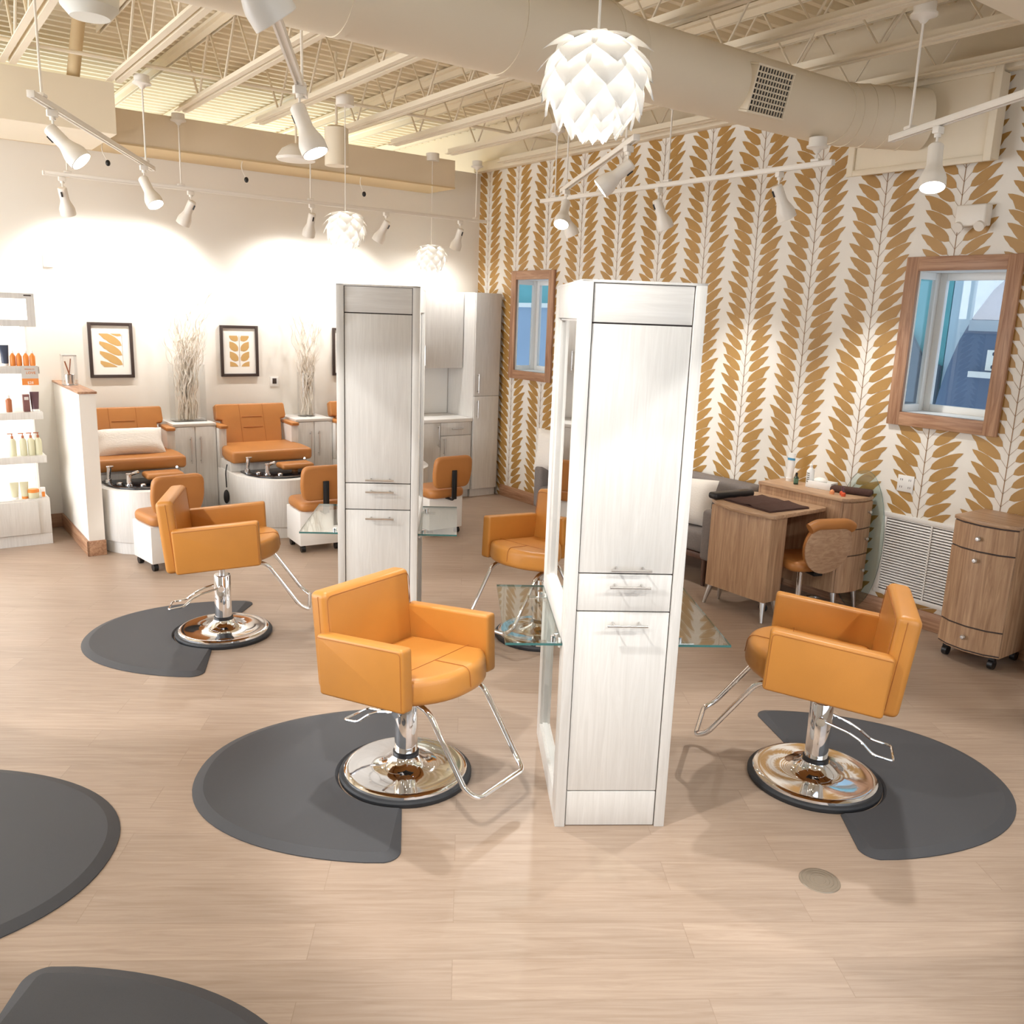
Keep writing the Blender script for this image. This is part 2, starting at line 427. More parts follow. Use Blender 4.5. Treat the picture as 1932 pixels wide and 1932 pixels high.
# open web joists
JX = [-0.42, 0.28, 0.98, 1.68, 2.36, 3.03, 3.75, 4.39, 5.05, 5.70]
ordn = ['', '', 'leftmost', 'second from the left', 'third from the left', 'fourth from the left', 'fifth from the left', 'sixth from the left', 'second nearest the wallpapered wall', 'nearest the wallpapered wall']
for i, x in enumerate(JX):
    if i < 2: continue
    ye = 7.5 if x < 1.6 else (7.52 if x < 1.7 else 8.2)
    t = thing('ceiling_joist', 'cream open web ceiling joist, %s' % ordn[i], 'joist', (x, 0, 3.7), 0, 'open web ceiling joists')
    b = MB()
    for s in (-1, 1): b.box(s * .012, s * .055, 2.40, ye, 0, .008); b.box(s * .012, s * .018, 2.40, ye, .008, .055)
    part('bottom_chord', b, M['cream'], t)
    b = MB()
    for s in (-1, 1): b.box(s * .012, s * .055, 2.40, 12.7 if x > 1.7 else ye + .4, .47, .494); b.box(s * .012, s * .018, 2.40, 12.7 if x > 1.7 else ye + .4, .42, .475)
    part('top_chord', b, M['cream'], t)
    b = MB(); pts = []; yy = 2.42; k = 0
    while yy < ye - .02:
        pts.append((0, yy, .025 if k % 2 else .465)); yy += .31; k += 1
    b.tube(pts, .010, 6); part('web', b, M['cream'], t)
for yb_, nm in ((7.15, 'cream bridging rod across the joists above the pedicure chairs'), (5.2, 'cream bridging rod across the joists just beyond the round duct')):
    tag(MB().cyl((.9, yb_, 3.772), (5.75, yb_, 3.772), .014, n=8).build('bridging_rod', M['cream']), nm, 'rod', 'bridging rods between joists')

# soffits and ledges
struct('trim_1', MB().box(X0, 1.68, 7.52, 8.44, 3.335, 3.695), M['cream'], label='cream boxed soffit at the left of the back wall')
struct('trim_2', MB().box(X0, 5.28, 8.45, 9.0, 3.428, 3.70), M['creamgl'], label='glossy cream soffit above the back wall')
struct('trim_6', MB().box(X0, 5.28, 8.44, 9.0, 3.412, 3.427), M['creamdk'], label='underside shade of the back wall soffit, coloured into a tan board')  # shade under the soffit, put in as a thin darker board
struct('trim_3', MB().box(XW - .10, XW, 2.3, YB, 3.705, 3.80, .006), M['cream'], label='cream ledge along the top of the wallpaper')
struct('baseboard_right', MB().box(XW - .018, XW, 2.28, 8.4, 0, .135, .004), M['oak'], label='oak baseboard under the wallpaper')
struct('baseboard_back', MB().box(1.0, 1.33, YB - .018, YB, 0, .13, .004), wood('oak_trim_across', rgb(196, 156, 124), rgb(150, 106, 78), 'x'), label='oak baseboard on the back wall')
# low partition
hw = struct('wall_partition', MB().box(1.335, 1.46, 7.80, 9.0, 0, 1.36), M['wall'], label='low white partition beside the pedicure chairs')
struct('trim_4', MB().box(1.325, 1.47, 7.785, 9.0, 1.36, 1.378, .003), M['oak'], label='oak cap on the low partition')
struct('baseboard_partition', MB().box(1.317, 1.335, 7.782, 9.0, 0, .13, .003).box(1.317, 1.465, 7.782, 7.80, 0, .13, .003), M['oak'], label='oak baseboard round the low partition')
# wall end at the right edge
struct('wall_end', MB().box(5.75, XW, -2.5, 2.24, 0, ZD), M['wall'], label='white wall end at the right edge')
struct('baseboard_end', MB().box(5.73, XW, -2.5, 2.258, 0, .13, .003), M['oakz'], label='oak baseboard on the wall end')
struct('trim_5', MB().box(X0, XW, 1.6, 2.39, 3.60, ZD - .02), M['cream'], label='cream boxed beam across the ceiling')

# windows with oak casings
for wi, (y0, y1, z0, z1) in enumerate(WIN):
    D = .27; fw_ = .095
    b = MB()
    b.box(XW - .03, XW, y0 - fw_, y0, z0 - fw_, z1 + fw_, .004); b.box(XW - .03, XW, y1, y1 + fw_, z0 - fw_, z1 + fw_, .004)
    w = struct('window_%d' % (wi + 1), b, M['oakz'], label='oak cased window in the leaf wallpaper, %s' % ('large one at the right' if wi == 0 else 'smaller one near the back corner'))
    b = MB(); b.box(XW - .031, XW, y0 - .002, y1 + .002, z1, z1 + fw_, .004); b.box(XW - .031, XW, y0 - .002, y1 + .002, z0 - fw_, z0, .004)
    part('casing_rail', b, M['oak'], w)
    b = MB(); xb = XW + .02
    b.box(xb, XW + D, y0 - .02, y0, z0 - .03, z1 + .03); b.box(XW, XW + D + .04, y0 - .02, y1 + .04, z1, z1 + .03); b.box(XW, XW + D + .04, y0 - .02, y1 + .04, z0 - .03, z0)
    part('reveal', b, M['plain'], w)
    b = MB()   # white frames of the back pane and of the side pane
    for (a0, a1) in ((y0, y0 + .035), (y1 - .05, y1 - .001)): b.box(XW + D, XW + D + .04, a0, a1, z0, z1, .003)
    b.box(XW + D, XW + D + .04, y0 + .036, y1 - .051, z0, z0 + .05, .003); b.box(XW + D, XW + D + .04, y0 + .036, y1 - .051, z1 - .05, z1, .003)
    b.box(XW + .02, XW + D - .051, y1, y1 + .03, z0, z0 + .05, .003); b.box(XW + .02, XW + D - .051, y1, y1 + .03, z1 - .05, z1, .003)
    b.box(XW + D - .05, XW + D + .04, y1, y1 + .03, z0, z1, .003)
    part('sash', b, M['plain'], w)
    part('pane', MB().box(XW + D + .016, XW + D + .02, y0 + .03, y1 - .04, z0 + .04, z1 - .04), M['glass'], w)
    part('pane', MB().box(XW + .02, XW + D - .04, y1 + .014, y1 + .018, z0 + .04, z1 - .04), M['glass'], w)
def fill_window(i, ax, c, o0, o1, z0, z1, power, lab):  # added unseen window, with an area light outside it to fill the room
    b = MB(); n = 4
    for k in range(n + 1):
        q = o0 + (o1 - o0) * k / n; lo, hi = max(o0, q - .03), min(o1, q + .03)
        b.box(*((lo, hi, c - .05, c + .05) if ax == 1 else (c - .05, c + .05, lo, hi)), z0, z1)
    w = struct('window_%d' % i, b, M['plain'], label=lab)
    for k in range(n):
        q0 = o0 + (o1 - o0) * k / n + .031; q1 = o0 + (o1 - o0) * (k + 1) / n - .031
        b = MB(); b.box(*((q0, q1, c - .004, c + .004) if ax == 1 else (c - .004, c + .004, q0, q1)), z0, z1); part('pane', b, M['glass'], w)
    l = bpy.data.lights.new('daylight', 'AREA'); l.shape = 'RECTANGLE'; l.size = o1 - o0; l.size_y = z1 - z0; l.energy = power; l.color = (.98, .98, 1.0)
    o = bpy.data.objects.new('window_daylight', l); C.objects.link(o); m = (o0 + o1) / 2
    if ax == 1: o.location = (m, c - .25, (z0 + z1) / 2); o.rotation_euler = (R(90), 0, 0)
    else: o.location = (c - .25, m, (z0 + z1) / 2); o.rotation_euler = (R(90), 0, R(-90))
fill_window(3, 1, Y0 - .06, -1.2, 4.4, .5, 3.1, 34, 'added window behind the viewer for fill light')
fill_window(4, 0, X0 - .06, 4.4, 8.9, .5, 3.2, 170, 'added window beyond the left edge for fill light')
# what stands outside them
tag(MB().box(8.9, 9.0, 2.9, 4.75, 0.0, 5).build('pale_facade', M['sky']), 'pale blue facade seen through the large window', 'facade')
b = MB(); pl = [(2.4, .2), (4.58, .2), (4.58, 1.30), (4.55, 1.50), (4.50, 1.75), (4.42, 2.02), (4.31, 2.26), (4.16, 2.50), (3.98, 2.68), (3.7, 2.84), (3.3, 2.95), (2.4, 3.0)]
b.prism(pl, 0, .08, mx=Matrix(((0, 0, 1, 8.5), (1, 0, 0, 0), (0, 1, 0, 0), (0, 0, 0, 1))))
t = tag(b.build('arched_panel', M['slate']), 'slate blue arched panel outside the large window', 'panel')
nt = part('notice', MB().box(8.488, 8.499, 4.00, 4.13, 1.76, 1.95), M['paper'], t, 'white notice'); b = MB()
for z in (1.795, 1.915): b.prism([(.022 * math.cos(a), .022 * math.sin(a)) for a in [PI / 3 * k for k in range(6)]], 0, .002, mx=Matrix.Translation((8.485, 4.06, z)) @ Matrix.Rotation(R(90), 4, 'Y'))
part('symbol', b, M['navy'], nt); part('ledge', MB().box(8.44, 8.499, 3.98, 4.26, 1.69, 1.745), M['plain'], t, 'white ledge')
part('rail', MB().box(8.47, 8.499, 2.4, 4.33, 2.12, 2.22), mat('grey_rail', rgb(160, 176, 190), .5), t, 'pale grey rail')
t = tag(MB().box(8.9, 9.0, 4.76, 7.6, 0, 5).build('teal_facade', M['teal']), 'teal facade outside the large window', 'facade')
b = MB(); b.prism([(4.76, 0), (7.6, 0), (7.6, 2.3), (5.15, 2.12), (4.95, 1.82), (4.76, 1.76)], 0, .05, mx=Matrix(((0, 0, 1, 8.845), (1, 0, 0, 0), (0, 1, 0, 0), (0, 0, 0, 1))))
part('base', b, mat('dark_slate', rgb(66, 82, 98), .4), t, 'dark slate base')
t = tag(MB().box(8.9, 9.0, 8.5, 15.5, 2.32, 5).build('teal_facade', M['teal']), 'teal facade outside the smaller window', 'facade')
part('base', MB().box(8.85, 9.0, 8.5, 15.5, 0, 2.25), mat('grey_blue_siding', rgb(150, 170, 196), 0.5, var=.05, vscale=2), t, 'grey blue base')
part('sill', MB().box(8.80, 9.0, 8.5, 15.5, 2.25, 2.32), M['plain'], t, 'white sill')
# joists stop at the boxed beam
# ------------------------------------------------------------------ styling stations
SA = R(-32.3)
SW, SD, SH = .468, .85, 2.243
def station(loc, label):
    t = thing('styling_station', label, 'styling station', (loc[0], loc[1], 0), SA, 'double sided styling stations')
    b = MB(); b.box(.03, SW - .03, .02, SD - .004, .01, SH - .012); part('core', b, M['gap'], t)
    b = MB()
    for x0, x1 in ((0, .042), (SW - .042, SW)): b.box(x0, x1, 0, .03, 0, SH, .0015)
    b.box(0, SW, .0, SD, SH - .01, SH, .0015); b.box(0, SW, SD - .02, SD, 0, SH, .0015)
    part('carcass', b, M['white'], t)
    part('top_panel', MB().box(.046, SW - .046, .008, .028, 2.090, SH - .012, .0015), M['whitex'], t)
    hx = .247 - .0815
    def front(nm, z0, z1, hz):
        p = part(nm, MB().box(.046, SW - .046, .008, .028, z0, z1, .0015), M['white'], t)
        if hz: part('handle', bar_handle(MB(), (hx, .008, hz), (hx + .163, .008, hz), (0, -.046, 0), .0055, .028), M['steel'], p, 'slim steel bar handle')
    front('door', 1.119, 2.084, 1.142); front('drawer', .961, 1.113, 1.072); front('door', .166, .955, .912); front('plinth', .004, .160, 0)
    for s, xs, x_in, nm in ((-1, 0, .03, 'left'), (1, SW, SW - .03, 'right')):
        a, c = min(xs, x_in), max(xs, x_in); b = MB()
        b.box(a, c, .03, .115, 0, SH - .01, .0015); b.box(a, c, SD - .115, SD - .02, 0, SH - .01, .0015)
        b.box(a, c, .115, SD - .115, 2.10, SH - .01, .001); b.box(a, c, .115, SD - .115, .80, .89, .001); b.box(a, c, .115, SD - .115, 0, .11, .001)
        f = part('side_frame', b, M['white'], t)
        b = MB()
        for z0, z1 in ((.112, .798), (.892, 2.098)):
            for q in ((.116, .124, z0, z1), (SD - .124, SD - .116, z0, z1), (.116, SD - .116, z0, z0 + .008), (.116, SD - .116, z1 - .008, z1)):
                b.box(x_in + (.001 if s > 0 else -.016), x_in + (.016 if s > 0 else -.001), *q)
        part('bead', b, M['plain'], f)
        for z0, z1 in ((.11, .80), (.89, 2.10)):
            x1 = x_in + s * .004
            part('mirror', MB().box(min(x_in - s * .002, x1), max(x_in - s * .002, x1), .115, SD - .115, z0, z1), M['mirror'], t)
        xo = xs + s * .235
        g = part('glass_shelf', MB().box(min(xs, xo) + .001, max(xs, xo) - .001, .045, SD - .02, .796, .806, mi=0), [M['shelfglass'], M['glassedge']], t, 'clear glass shelf')
        for p in g.data.polygons:
            if abs(p.normal.z) < .5: p.material_index = 1
        for yy in (.10, SD - .16):
            b = MB(); x1 = xs + s * .001
            b.box(min(x1, x1 + s * .09), max(x1, x1 + s * .09), yy - .012, yy + .012, .782, .795, .003)
            b.cyl((x1 + s * .03, yy, .795), (x1 + s * .03, yy, .82), .012, n=12)
            b.cyl((x1 + s * .001, yy, .788), (x1 + s * .012, yy, .788), .022, n=14)
            part('bracket', b, M['chrome'], t)
    return t
NEAR = (2.146, 2.537); FAR = (2.133, 4.635)
station(NEAR, 'tall white styling station nearest the camera, mirrors and glass shelves on its sides')
station(FAR, 'tall white styling station farther back, in front of the kitchenette cabinets')
ux, uy = V((math.cos(SA), math.sin(SA))), V((-math.sin(SA), math.cos(SA)))
def sp(o, x, y): p = V(o) + ux * x + uy * y; return (p.x, p.y)

# ------------------------------------------------------------------ styling chairs
def seat_outline():
    pts = [(-.252, -.19), (.252, -.19)]
    for i in range(13):
        a = i / 12; x = .252 - .504 * a
        y = .255 + .115 * (1 - (abs(2 * a - 1)) ** 2.4)
        pts.append((x, y))
    return pts
def styling_chair(loc, yaw, dz, label, tilt=5.9):
    t = thing('styling_chair', label, 'salon chair', (loc[0], loc[1], .001), R(yaw), 'orange leather styling chairs')
    # base
    b = MB(); b.lathe([(0, 0), (.302, 0), (.306, .006), (.306, .02), (.300, .028), (.286, .030), (.2, .028), (0, .026)], 56)
    bs = part('base_ring', b, M['rubber'], t, 'black rubber base ring')
    b = MB(); b.lathe([(.286, .029), (.284, .040), (.274, .047), (.262, .048), (.25, .0465), (.16, .050), (.12, .056), (.094, .070), (.072, .090), (.064, .104), (0, .104)], 56)
    part('base_disc', b, M['chrome'], t, 'polished chrome base disc')
    part('collar', MB().lathe([(.055, .100), (.060, .104), (.060, .120), (.055, .124), (0, .124)], 32), M['black'], t)
    b = MB(); b.lathe([(0, .12), (.053, .12), (.053, .385 + dz * .2), (.049, .392 + dz * .2), (0, .392 + dz * .2)], 32)
    part('pump_column', b, M['chrome'], t)
    part('piston', MB().cyl((0, 0, .385), (0, 0, .475 + dz), .019, n=16), M['steel'], t)
    b = MB()
    ctl = fillet([(.062, -.02, .325), (.062, -.12, .295), (.062, -.18, .262), (.080, -.235, .215), (.080, -.325, .200), (-.080, -.325, .200), (-.080, -.235, .215), (-.062, -.18, .262), (-.062, -.12, .295), (-.062, -.02, .325)], .02, 4)
    b.tube(ctl, .0062, 8); b.cyl((-.07, 0, .325), (.07, 0, .325), .013, n=14); b.cyl((-.078, 0, .325), (-.066, 0, .325), .02, n=14); b.cyl((.066, 0, .325), (.078, 0, .325), .02, n=14)
    part('pump_lever', b, M['chrome'], t)
    X = Matrix.Translation((0, 0, dz + .5)) @ Matrix.Rotation(R(tilt), 4, 'X') @ Matrix.Translation((0, 0, -.5))
    b = MB(); b.box(-.1, .1, -.1, .1, .452, .466, .003, mx=X); part('seat_plate', b, M['black'], t)
    so = seat_outline()
    b = MB(); b.prism(so, .466, .588, .034, 4, mx=X)
    st = part('seat', b, M['leather'], t)
    b = MB(); b.tube([X @ V(p) for p in ((-.245, .17, .5885), (0, .175, .5895), (.245, .17, .5885))], .0016, 5)
    b.tube([X @ V(p) for p in ((.0, .175, .5900), (.0, .336, .5902), (.0, .352, .5865), (.0, .362, .579), (.0, .3695, .567), (.0, .3722, .552), (.0, .3724, .50))], .0018, 5)
    part('seam', b, M['seam'], st, 'stitched seam')
    # backrest: rounded panel leaning back
    Xb = X @ Matrix.Translation((0, -.195, .46)) @ Matrix.Rotation(R(0), 4, 'X')
    b = MB(); b.box(-.274, .274, -.105, .0, .0, .455, .030, 4, mx=Xb)
    b2 = bmesh.new(); b2.free()
    bk = part('backrest', b, M['leather'], t)
    b = MB()
    for z in (.0,): b.tube([Xb @ V(p) for p in fillet([(-.262, .0005, .02), (-.262, .0005, .436), (.262, .0005, .436), (.262, .0005, .02)], .03, 4)], .0016, 5)
    for s in (-1, 1): b.tube([Xb @ V(p) for p in ((s * .2745, -.045, .03), (s * .2745, -.045, .435))], .0016, 5)
    part('seam', b, M['seam'], bk, 'stitched seam')
    for s in (-1, 1):
        b = MB(); x0, x1 = (s * .316, s * .253)
        poly = [(-.235, .462), (.268, .462), (.285, .74), (-.225, .74)]
        mxp = X @ Matrix(((0, 0, 1, min(x0, x1)), (1, 0, 0, 0), (0, 1, 0, 0), (0, 0, 0, 1)))
        b.prism(fillet2(poly, .02), 0, abs(x1 - x0), .013, 3, mx=mxp)
        ar = part('armrest', b, M['leather'], t)
        b = MB(); xo = s * .312
        b.tube([X @ V(p) for p in fillet([(s * .3165, -.22, .726), (s * .3165, .272, .726), (s * .3165, .257, .48)], .02, 3)], .0014, 5)
        part('seam', b, M['seam'], ar, 'stitched seam')
    b = MB(); fr = fillet([(.17, .20, .455), (.185, .29, .435), (.185, .46, .13), (.16, .51, .09), (-.16, .51, .09), (-.185, .46, .13), (-.185, .29, .435), (-.17, .20, .455)], .07, 6)
    b.tube([X @ V(p) for p in fr], .0125, 12); part('footrest', b, M['chrome'], t, 'looped chrome footrest')
    return t
def fillet2(poly, rad, seg=4):
    return [(p.x, p.y) for p in fillet([(q[0], q[1], 0) for q in poly], rad, seg, True)]
styling_chair((1.832, 3.258), -161.5, 0.0, 'orange leather styling chair left of the nearest white station, front and seat towards the camera')
styling_chair((3.439, 2.183), 35.2, .049, 'orange leather styling chair at the right edge, seen from behind on a dark mat')
styling_chair((1.704, 5.466), -114.0, .055, 'orange leather styling chair at the left, in side view, before the pedicure chairs')
styling_chair((3.48, 4.37), 103, .05, 'orange leather styling chair half hidden behind the nearest white station')

# ------------------------------------------------------------------ salon mats
def salon_mat(center, ang, depth, label, half=.69, cut=.311, cuto=.0, cx=0.0):
    """D shaped mat: flat edge through local y=0, bulging towards +y; round cut-out for a chair base"""
    t = tag(None or bpy.data.objects.new('salon_mat', bpy.data.meshes.new('salon_mat')), label, 'mat', 'charcoal anti fatigue mats')
    out = []
    for i in range(49):
        a = PI * i / 48
        c, s = math.cos(a), math.sin(a)
        out.append((half * (abs(c) ** .92) * (1 if c > 0 else -1), depth * s ** .96 if s > 0 else 0))
    out = [q for q in out if q[1] > .10]
    cr_ = .075; hx = half * .995
    out = [(hx - cr_ + cr_ * math.sin(a), cr_ - cr_ * math.cos(a)) for a in [R(10 * i) for i in range(0, 9)]] + out + [(-hx + cr_ - cr_ * math.sin(a), cr_ - cr_ * math.cos(a)) for a in [R(80 - 10 * i) for i in range(0, 9)]]
    n = 24
    if cut > 0:
        a0 = math.asin(min(1, -cuto / cut)) if cut else 0
        for i in range(n + 1):
            a = PI - PI * i / n
            out.append((cx + cut * math.cos(a), max(0, cuto + cut * math.sin(a))))
    b = bmesh.new(); H = .019; mcount = len(out)
    def inset(pts, d):
        r = []
        for i in range(mcount):
            p = V(pts[i]); a = V(pts[i - 1]); c = V(pts[(i + 1) % mcount])
            n1 = (p - a).normalized(); n2 = (c - p).normalized(); n1 = V((-n1.y, n1.x)); n2 = V((-n2.y, n2.x))
            nn = (n1 + n2).normalized(); k = max(.5, nn.dot(n1)); w = .3 if cut > 0 and i >= mcount - n - 1 else 1
            r.append(tuple(p + nn * d * w / k))
        return r
    rings = [[b.verts.new((p[0], p[1], z)) for p in ps] for ps, z in ((out, 0), (out, .004), (inset(out, .012), .0085), (inset(out, .046), H))]
    for a, c in zip(rings, rings[1:]):
        for k in range(mcount): b.faces.new((a[k], a[(k + 1) % mcount], c[(k + 1) % mcount], c[k]))
    top = b.faces.new(rings[-1]); bot = b.faces.new(list(reversed(rings[0])))
    bmesh.ops.triangulate(b, faces=[top, bot])
    b.to_mesh(t.data); b.free()
    t.data.materials.append(M['mat'])
    for p in t.data.polygons: p.use_smooth = True
    t.data.set_sharp_from_angle(angle=R(14))
    C.objects.link(t); t.location = (center[0], center[1], 0.0005); t.rotation_euler = (0, 0, ang)
    return t
# local +y of a mat to the left (-ux): rotation so that (0,1)->-ux
LEFT = SA + PI / 2; RIGHT = SA - PI / 2
salon_mat(sp(NEAR, -.635, .44), LEFT, .965, 'charcoal mat under the orange chair nearest the camera', cuto=.015)
salon_mat(sp(NEAR, SW + .775, .44), RIGHT, .965, 'charcoal mat under the orange chair at the right edge', cuto=.037, cx=.049)
salon_mat(sp(FAR, -.755, .44), LEFT, .90, 'charcoal mat under the orange chair by the pedicure chairs', cuto=.05, cx=.033)
salon_mat(sp(FAR, SW + .80, .44), RIGHT, .90, 'charcoal mat behind the nearest white station', cuto=.012, cx=-.055)
salon_mat(sp(NEAR, -2.72, -.21), RIGHT, .97, 'empty charcoal mat cut off by the left edge of the photo', cut=.3)
salon_mat(sp(NEAR, -1.78, -1.47), RIGHT, 1.0, 'empty charcoal mat in the bottom left corner of the photo', cut=.3)

# ------------------------------------------------------------------ pedicure stations along the back wall
def pedicure(x0, label, prop=None):
    t = thing('pedicure_station', label, 'pedicure chair', (x0, 8.3, 0), 0, 'built in pedicure chairs along the back wall')
    half = [(.405, .66), (.405, -.30), (.35, -.46), (.28, -.58), (.16, -.685), (.05, -.72)]
    out = half + [(-x, y) for x, y in half[::-1]]
    ins = [(x * .965, y + (.02 if y < 0 else -.02)) for x, y in out]
    b = MB(); b.prism(out, .105, .552, .006, 2); part('tub_body', b, M['white'], t)
    part('plinth', MB().prism(ins, 0, .103, .002, 1), M['white'], t)
    dk = [(.32, -.13), (.32, -.34), (.26, -.50), (.15, -.60), (.04, -.635)]
    dk = dk + [(-x, y) for x, y in dk[::-1]]
    tb = part('basin', MB().prism(fillet2(dk, .03), .553, .566, .004, 2), mat('black_basin', rgb(38, 38, 42), .12), t, 'black foot basin')
    part('basin_water', MB().prism([(x * .8, -.38 + (y + .38) * .72) for x, y in fillet2(dk, .03)], .567, .569), mat('dark_basin_bottom', rgb(16, 20, 26), .05), tb)
    b = MB(); b.cyl((-.16, -.44, .567), (-.16, -.44, .66), .022, n=16); b.cyl((-.16, -.44, .655), (-.07, -.38, .668), .014, n=12); b.box(-.185, -.09, -.45, -.43, .664, .674, .004, mx=Matrix.Rotation(0, 4, 'Z')); b.lathe([(.034, 0), (.034, .012), (0, .012)], 16, mx=Matrix.Translation((-.16, -.44, .566)))
    part('faucet', b, M['chrome'], t)
    b = MB(); b.cyl((-.285, -.25, .567), (-.285, -.25, .60), .026, n=14); b.cyl((-.285, -.25, .60), (-.275, -.25, .70), .015, .021, n=14); b.box(-.30, -.24, -.262, -.238, .70, .715, .004)
    part('sprayer', b, M['chrome'], t)
    b = MB()
    for q in ((-.06, -.5), (-.22, -.36)): b.lathe([(.026, 0), (.026, .014), (.012, .02), (0, .02)], 14, mx=Matrix.Translation((q[0], q[1], .566)))
    part('knob', b, M['chrome'], t)
    b = MB(); b.tube(fillet([(.34, -.12, .56), (.34, -.16, .64), (.30, -.22, .66)], .03, 4), .012, 8); part('grab_rail', b, M['chrome'], t)
    b = MB(); b.box(-.02, .30, -.47, -.27, .60, .655, .026, 4); b.cyl((.14, -.37, .567), (.14, -.37, .61), .03, n=14); part('footrest', b, M['leatherdk'], t, 'cognac leather footrest')
    part('seat_box', MB().box(-.39, .39, -.10, .65, .553, .645, .003), M['white'], t)
    Xs = Matrix.Translation((0, 0, .645)) @ Matrix.Rotation(R(2), 4, 'X')
    b = MB(); b.prism(fillet2([(-.404, -.18), (.404, -.18), (.404, .05), (.34, .40), (-.34, .40), (-.404, .05)], .04), 0, .115, .04, 4, mx=Xs); part('seat', b, M['leatherdk'], t)
    # T-shaped backrest
    prof = [(-.285, 0), (.285, 0), (.30, .25), (.30, .285), (.35, .295), (.36, .32), (.355, .435), (.34, .45), (-.34, .45), (-.355, .435), (-.36, .32), (-.35, .295), (-.30, .285), (-.30, .25)]
    Xk = Matrix.Translation((0, .30, .715)) @ Matrix.Rotation(R(90 - 17), 4, 'X')
    b = MB(); b.prism(prof, -.09, 0, .016, 3, mx=Xk); bk = part('backrest', b, M['leatherdk'], t)
    b = MB()
    for z in (.21, .315): b.tube([Xk @ V(p) for p in ((-.10, z, .001), (.10, z, .001))], .005, 6)
    for x in (-.12, .12): b.tube([Xk @ V(p) for p in ((x, .02, .001), (x, .44, .001))], .002, 6)
    part('seam', b, M['seam'], bk, 'stitched seams')
    for s in (-1, 1):
        part('arm_box', MB().box(min(s * .33, s * .405), max(s * .33, s * .405), .18, .66, .553, .935, .003), M['white'], t)
        b = MB(); b.prism(fillet2([(s * .32, .14), (s * .404, .14), (s * .404, .46), (s * .34, .52)], .02), .936, .965, .01, 2); part('armrest', b, M['leatherdk'], t)
    b = MB(); b.tube(fillet([(-.41, -.05, .62), (-.43, -.06, .55), (-.425, -.06, .40)], .03, 3), .006, 6); cd_ = part('remote_cord', b, M['black'], t)
    b = MB(); b.ball((-.43, -.06, .31), .03, (.9, .8, 2.3), 14, 10); part('remote', b, M['black'], cd_)
    return t
pedicure(1.85, 'white pedicure station with cognac leather seat and ivory pillow, beside the low partition')
pedicure(3.07, 'white pedicure station with cognac leather seat, between the two branch vases')
pedicure(4.29, 'white pedicure station mostly hidden behind the farther styling station')
t = thing('cushion', 'ivory ribbed cushion lying on the pedicure seat beside the low partition', 'cushion', (1.83, 8.40, .862))
MBp = MB(); MBp.pillow(.60, .27, .17, mx=Matrix.Rotation(R(-35), 4, 'X')); part('cover', MBp, M['pillow'], t)

def storage(x0, x1, label):
    t = thing('storage_cabinet', label, 'cabinet', ((x0 + x1) / 2, 8.55, 0), 0, 'narrow white storage cabinets')
    w = (x1 - x0) / 2
    part('body', MB().box(-w, w, .02, .44, .08, .955), M['white'], t); part('plinth', MB().box(-w, w, .04, .44, 0, .079), M['white'], t)
    part('top', MB().box(-w - .002, w + .002, -.005, .447, .956, .985, .003), M['whitex'], t)
    for s in (-1, 1):
        d = part('door', MB().box(min(s * .002, s * (w - .002)), max(s * .002, s * (w - .002)), 0, .019, .082, .952, .0015), M['white'], t)
        part('handle', bar_handle(MB(), (s * .045, 0, .60), (s * .045, 0, .86), (0, -.03, 0), .006, .025), M['steel'], d, 'steel bar handle')
    return t
storage(2.258, 2.662, 'white two door cabinet under the large branch vase')
storage(3.478, 3.882, 'white two door cabinet under the smaller branch vase')
tag(MB().box(2.28, 2.62, 7.75, 8.5, 0.001, .012, .004).build('floor_mat', M['mat']), 'small dark mat on the floor between two pedicure stations', 'mat')

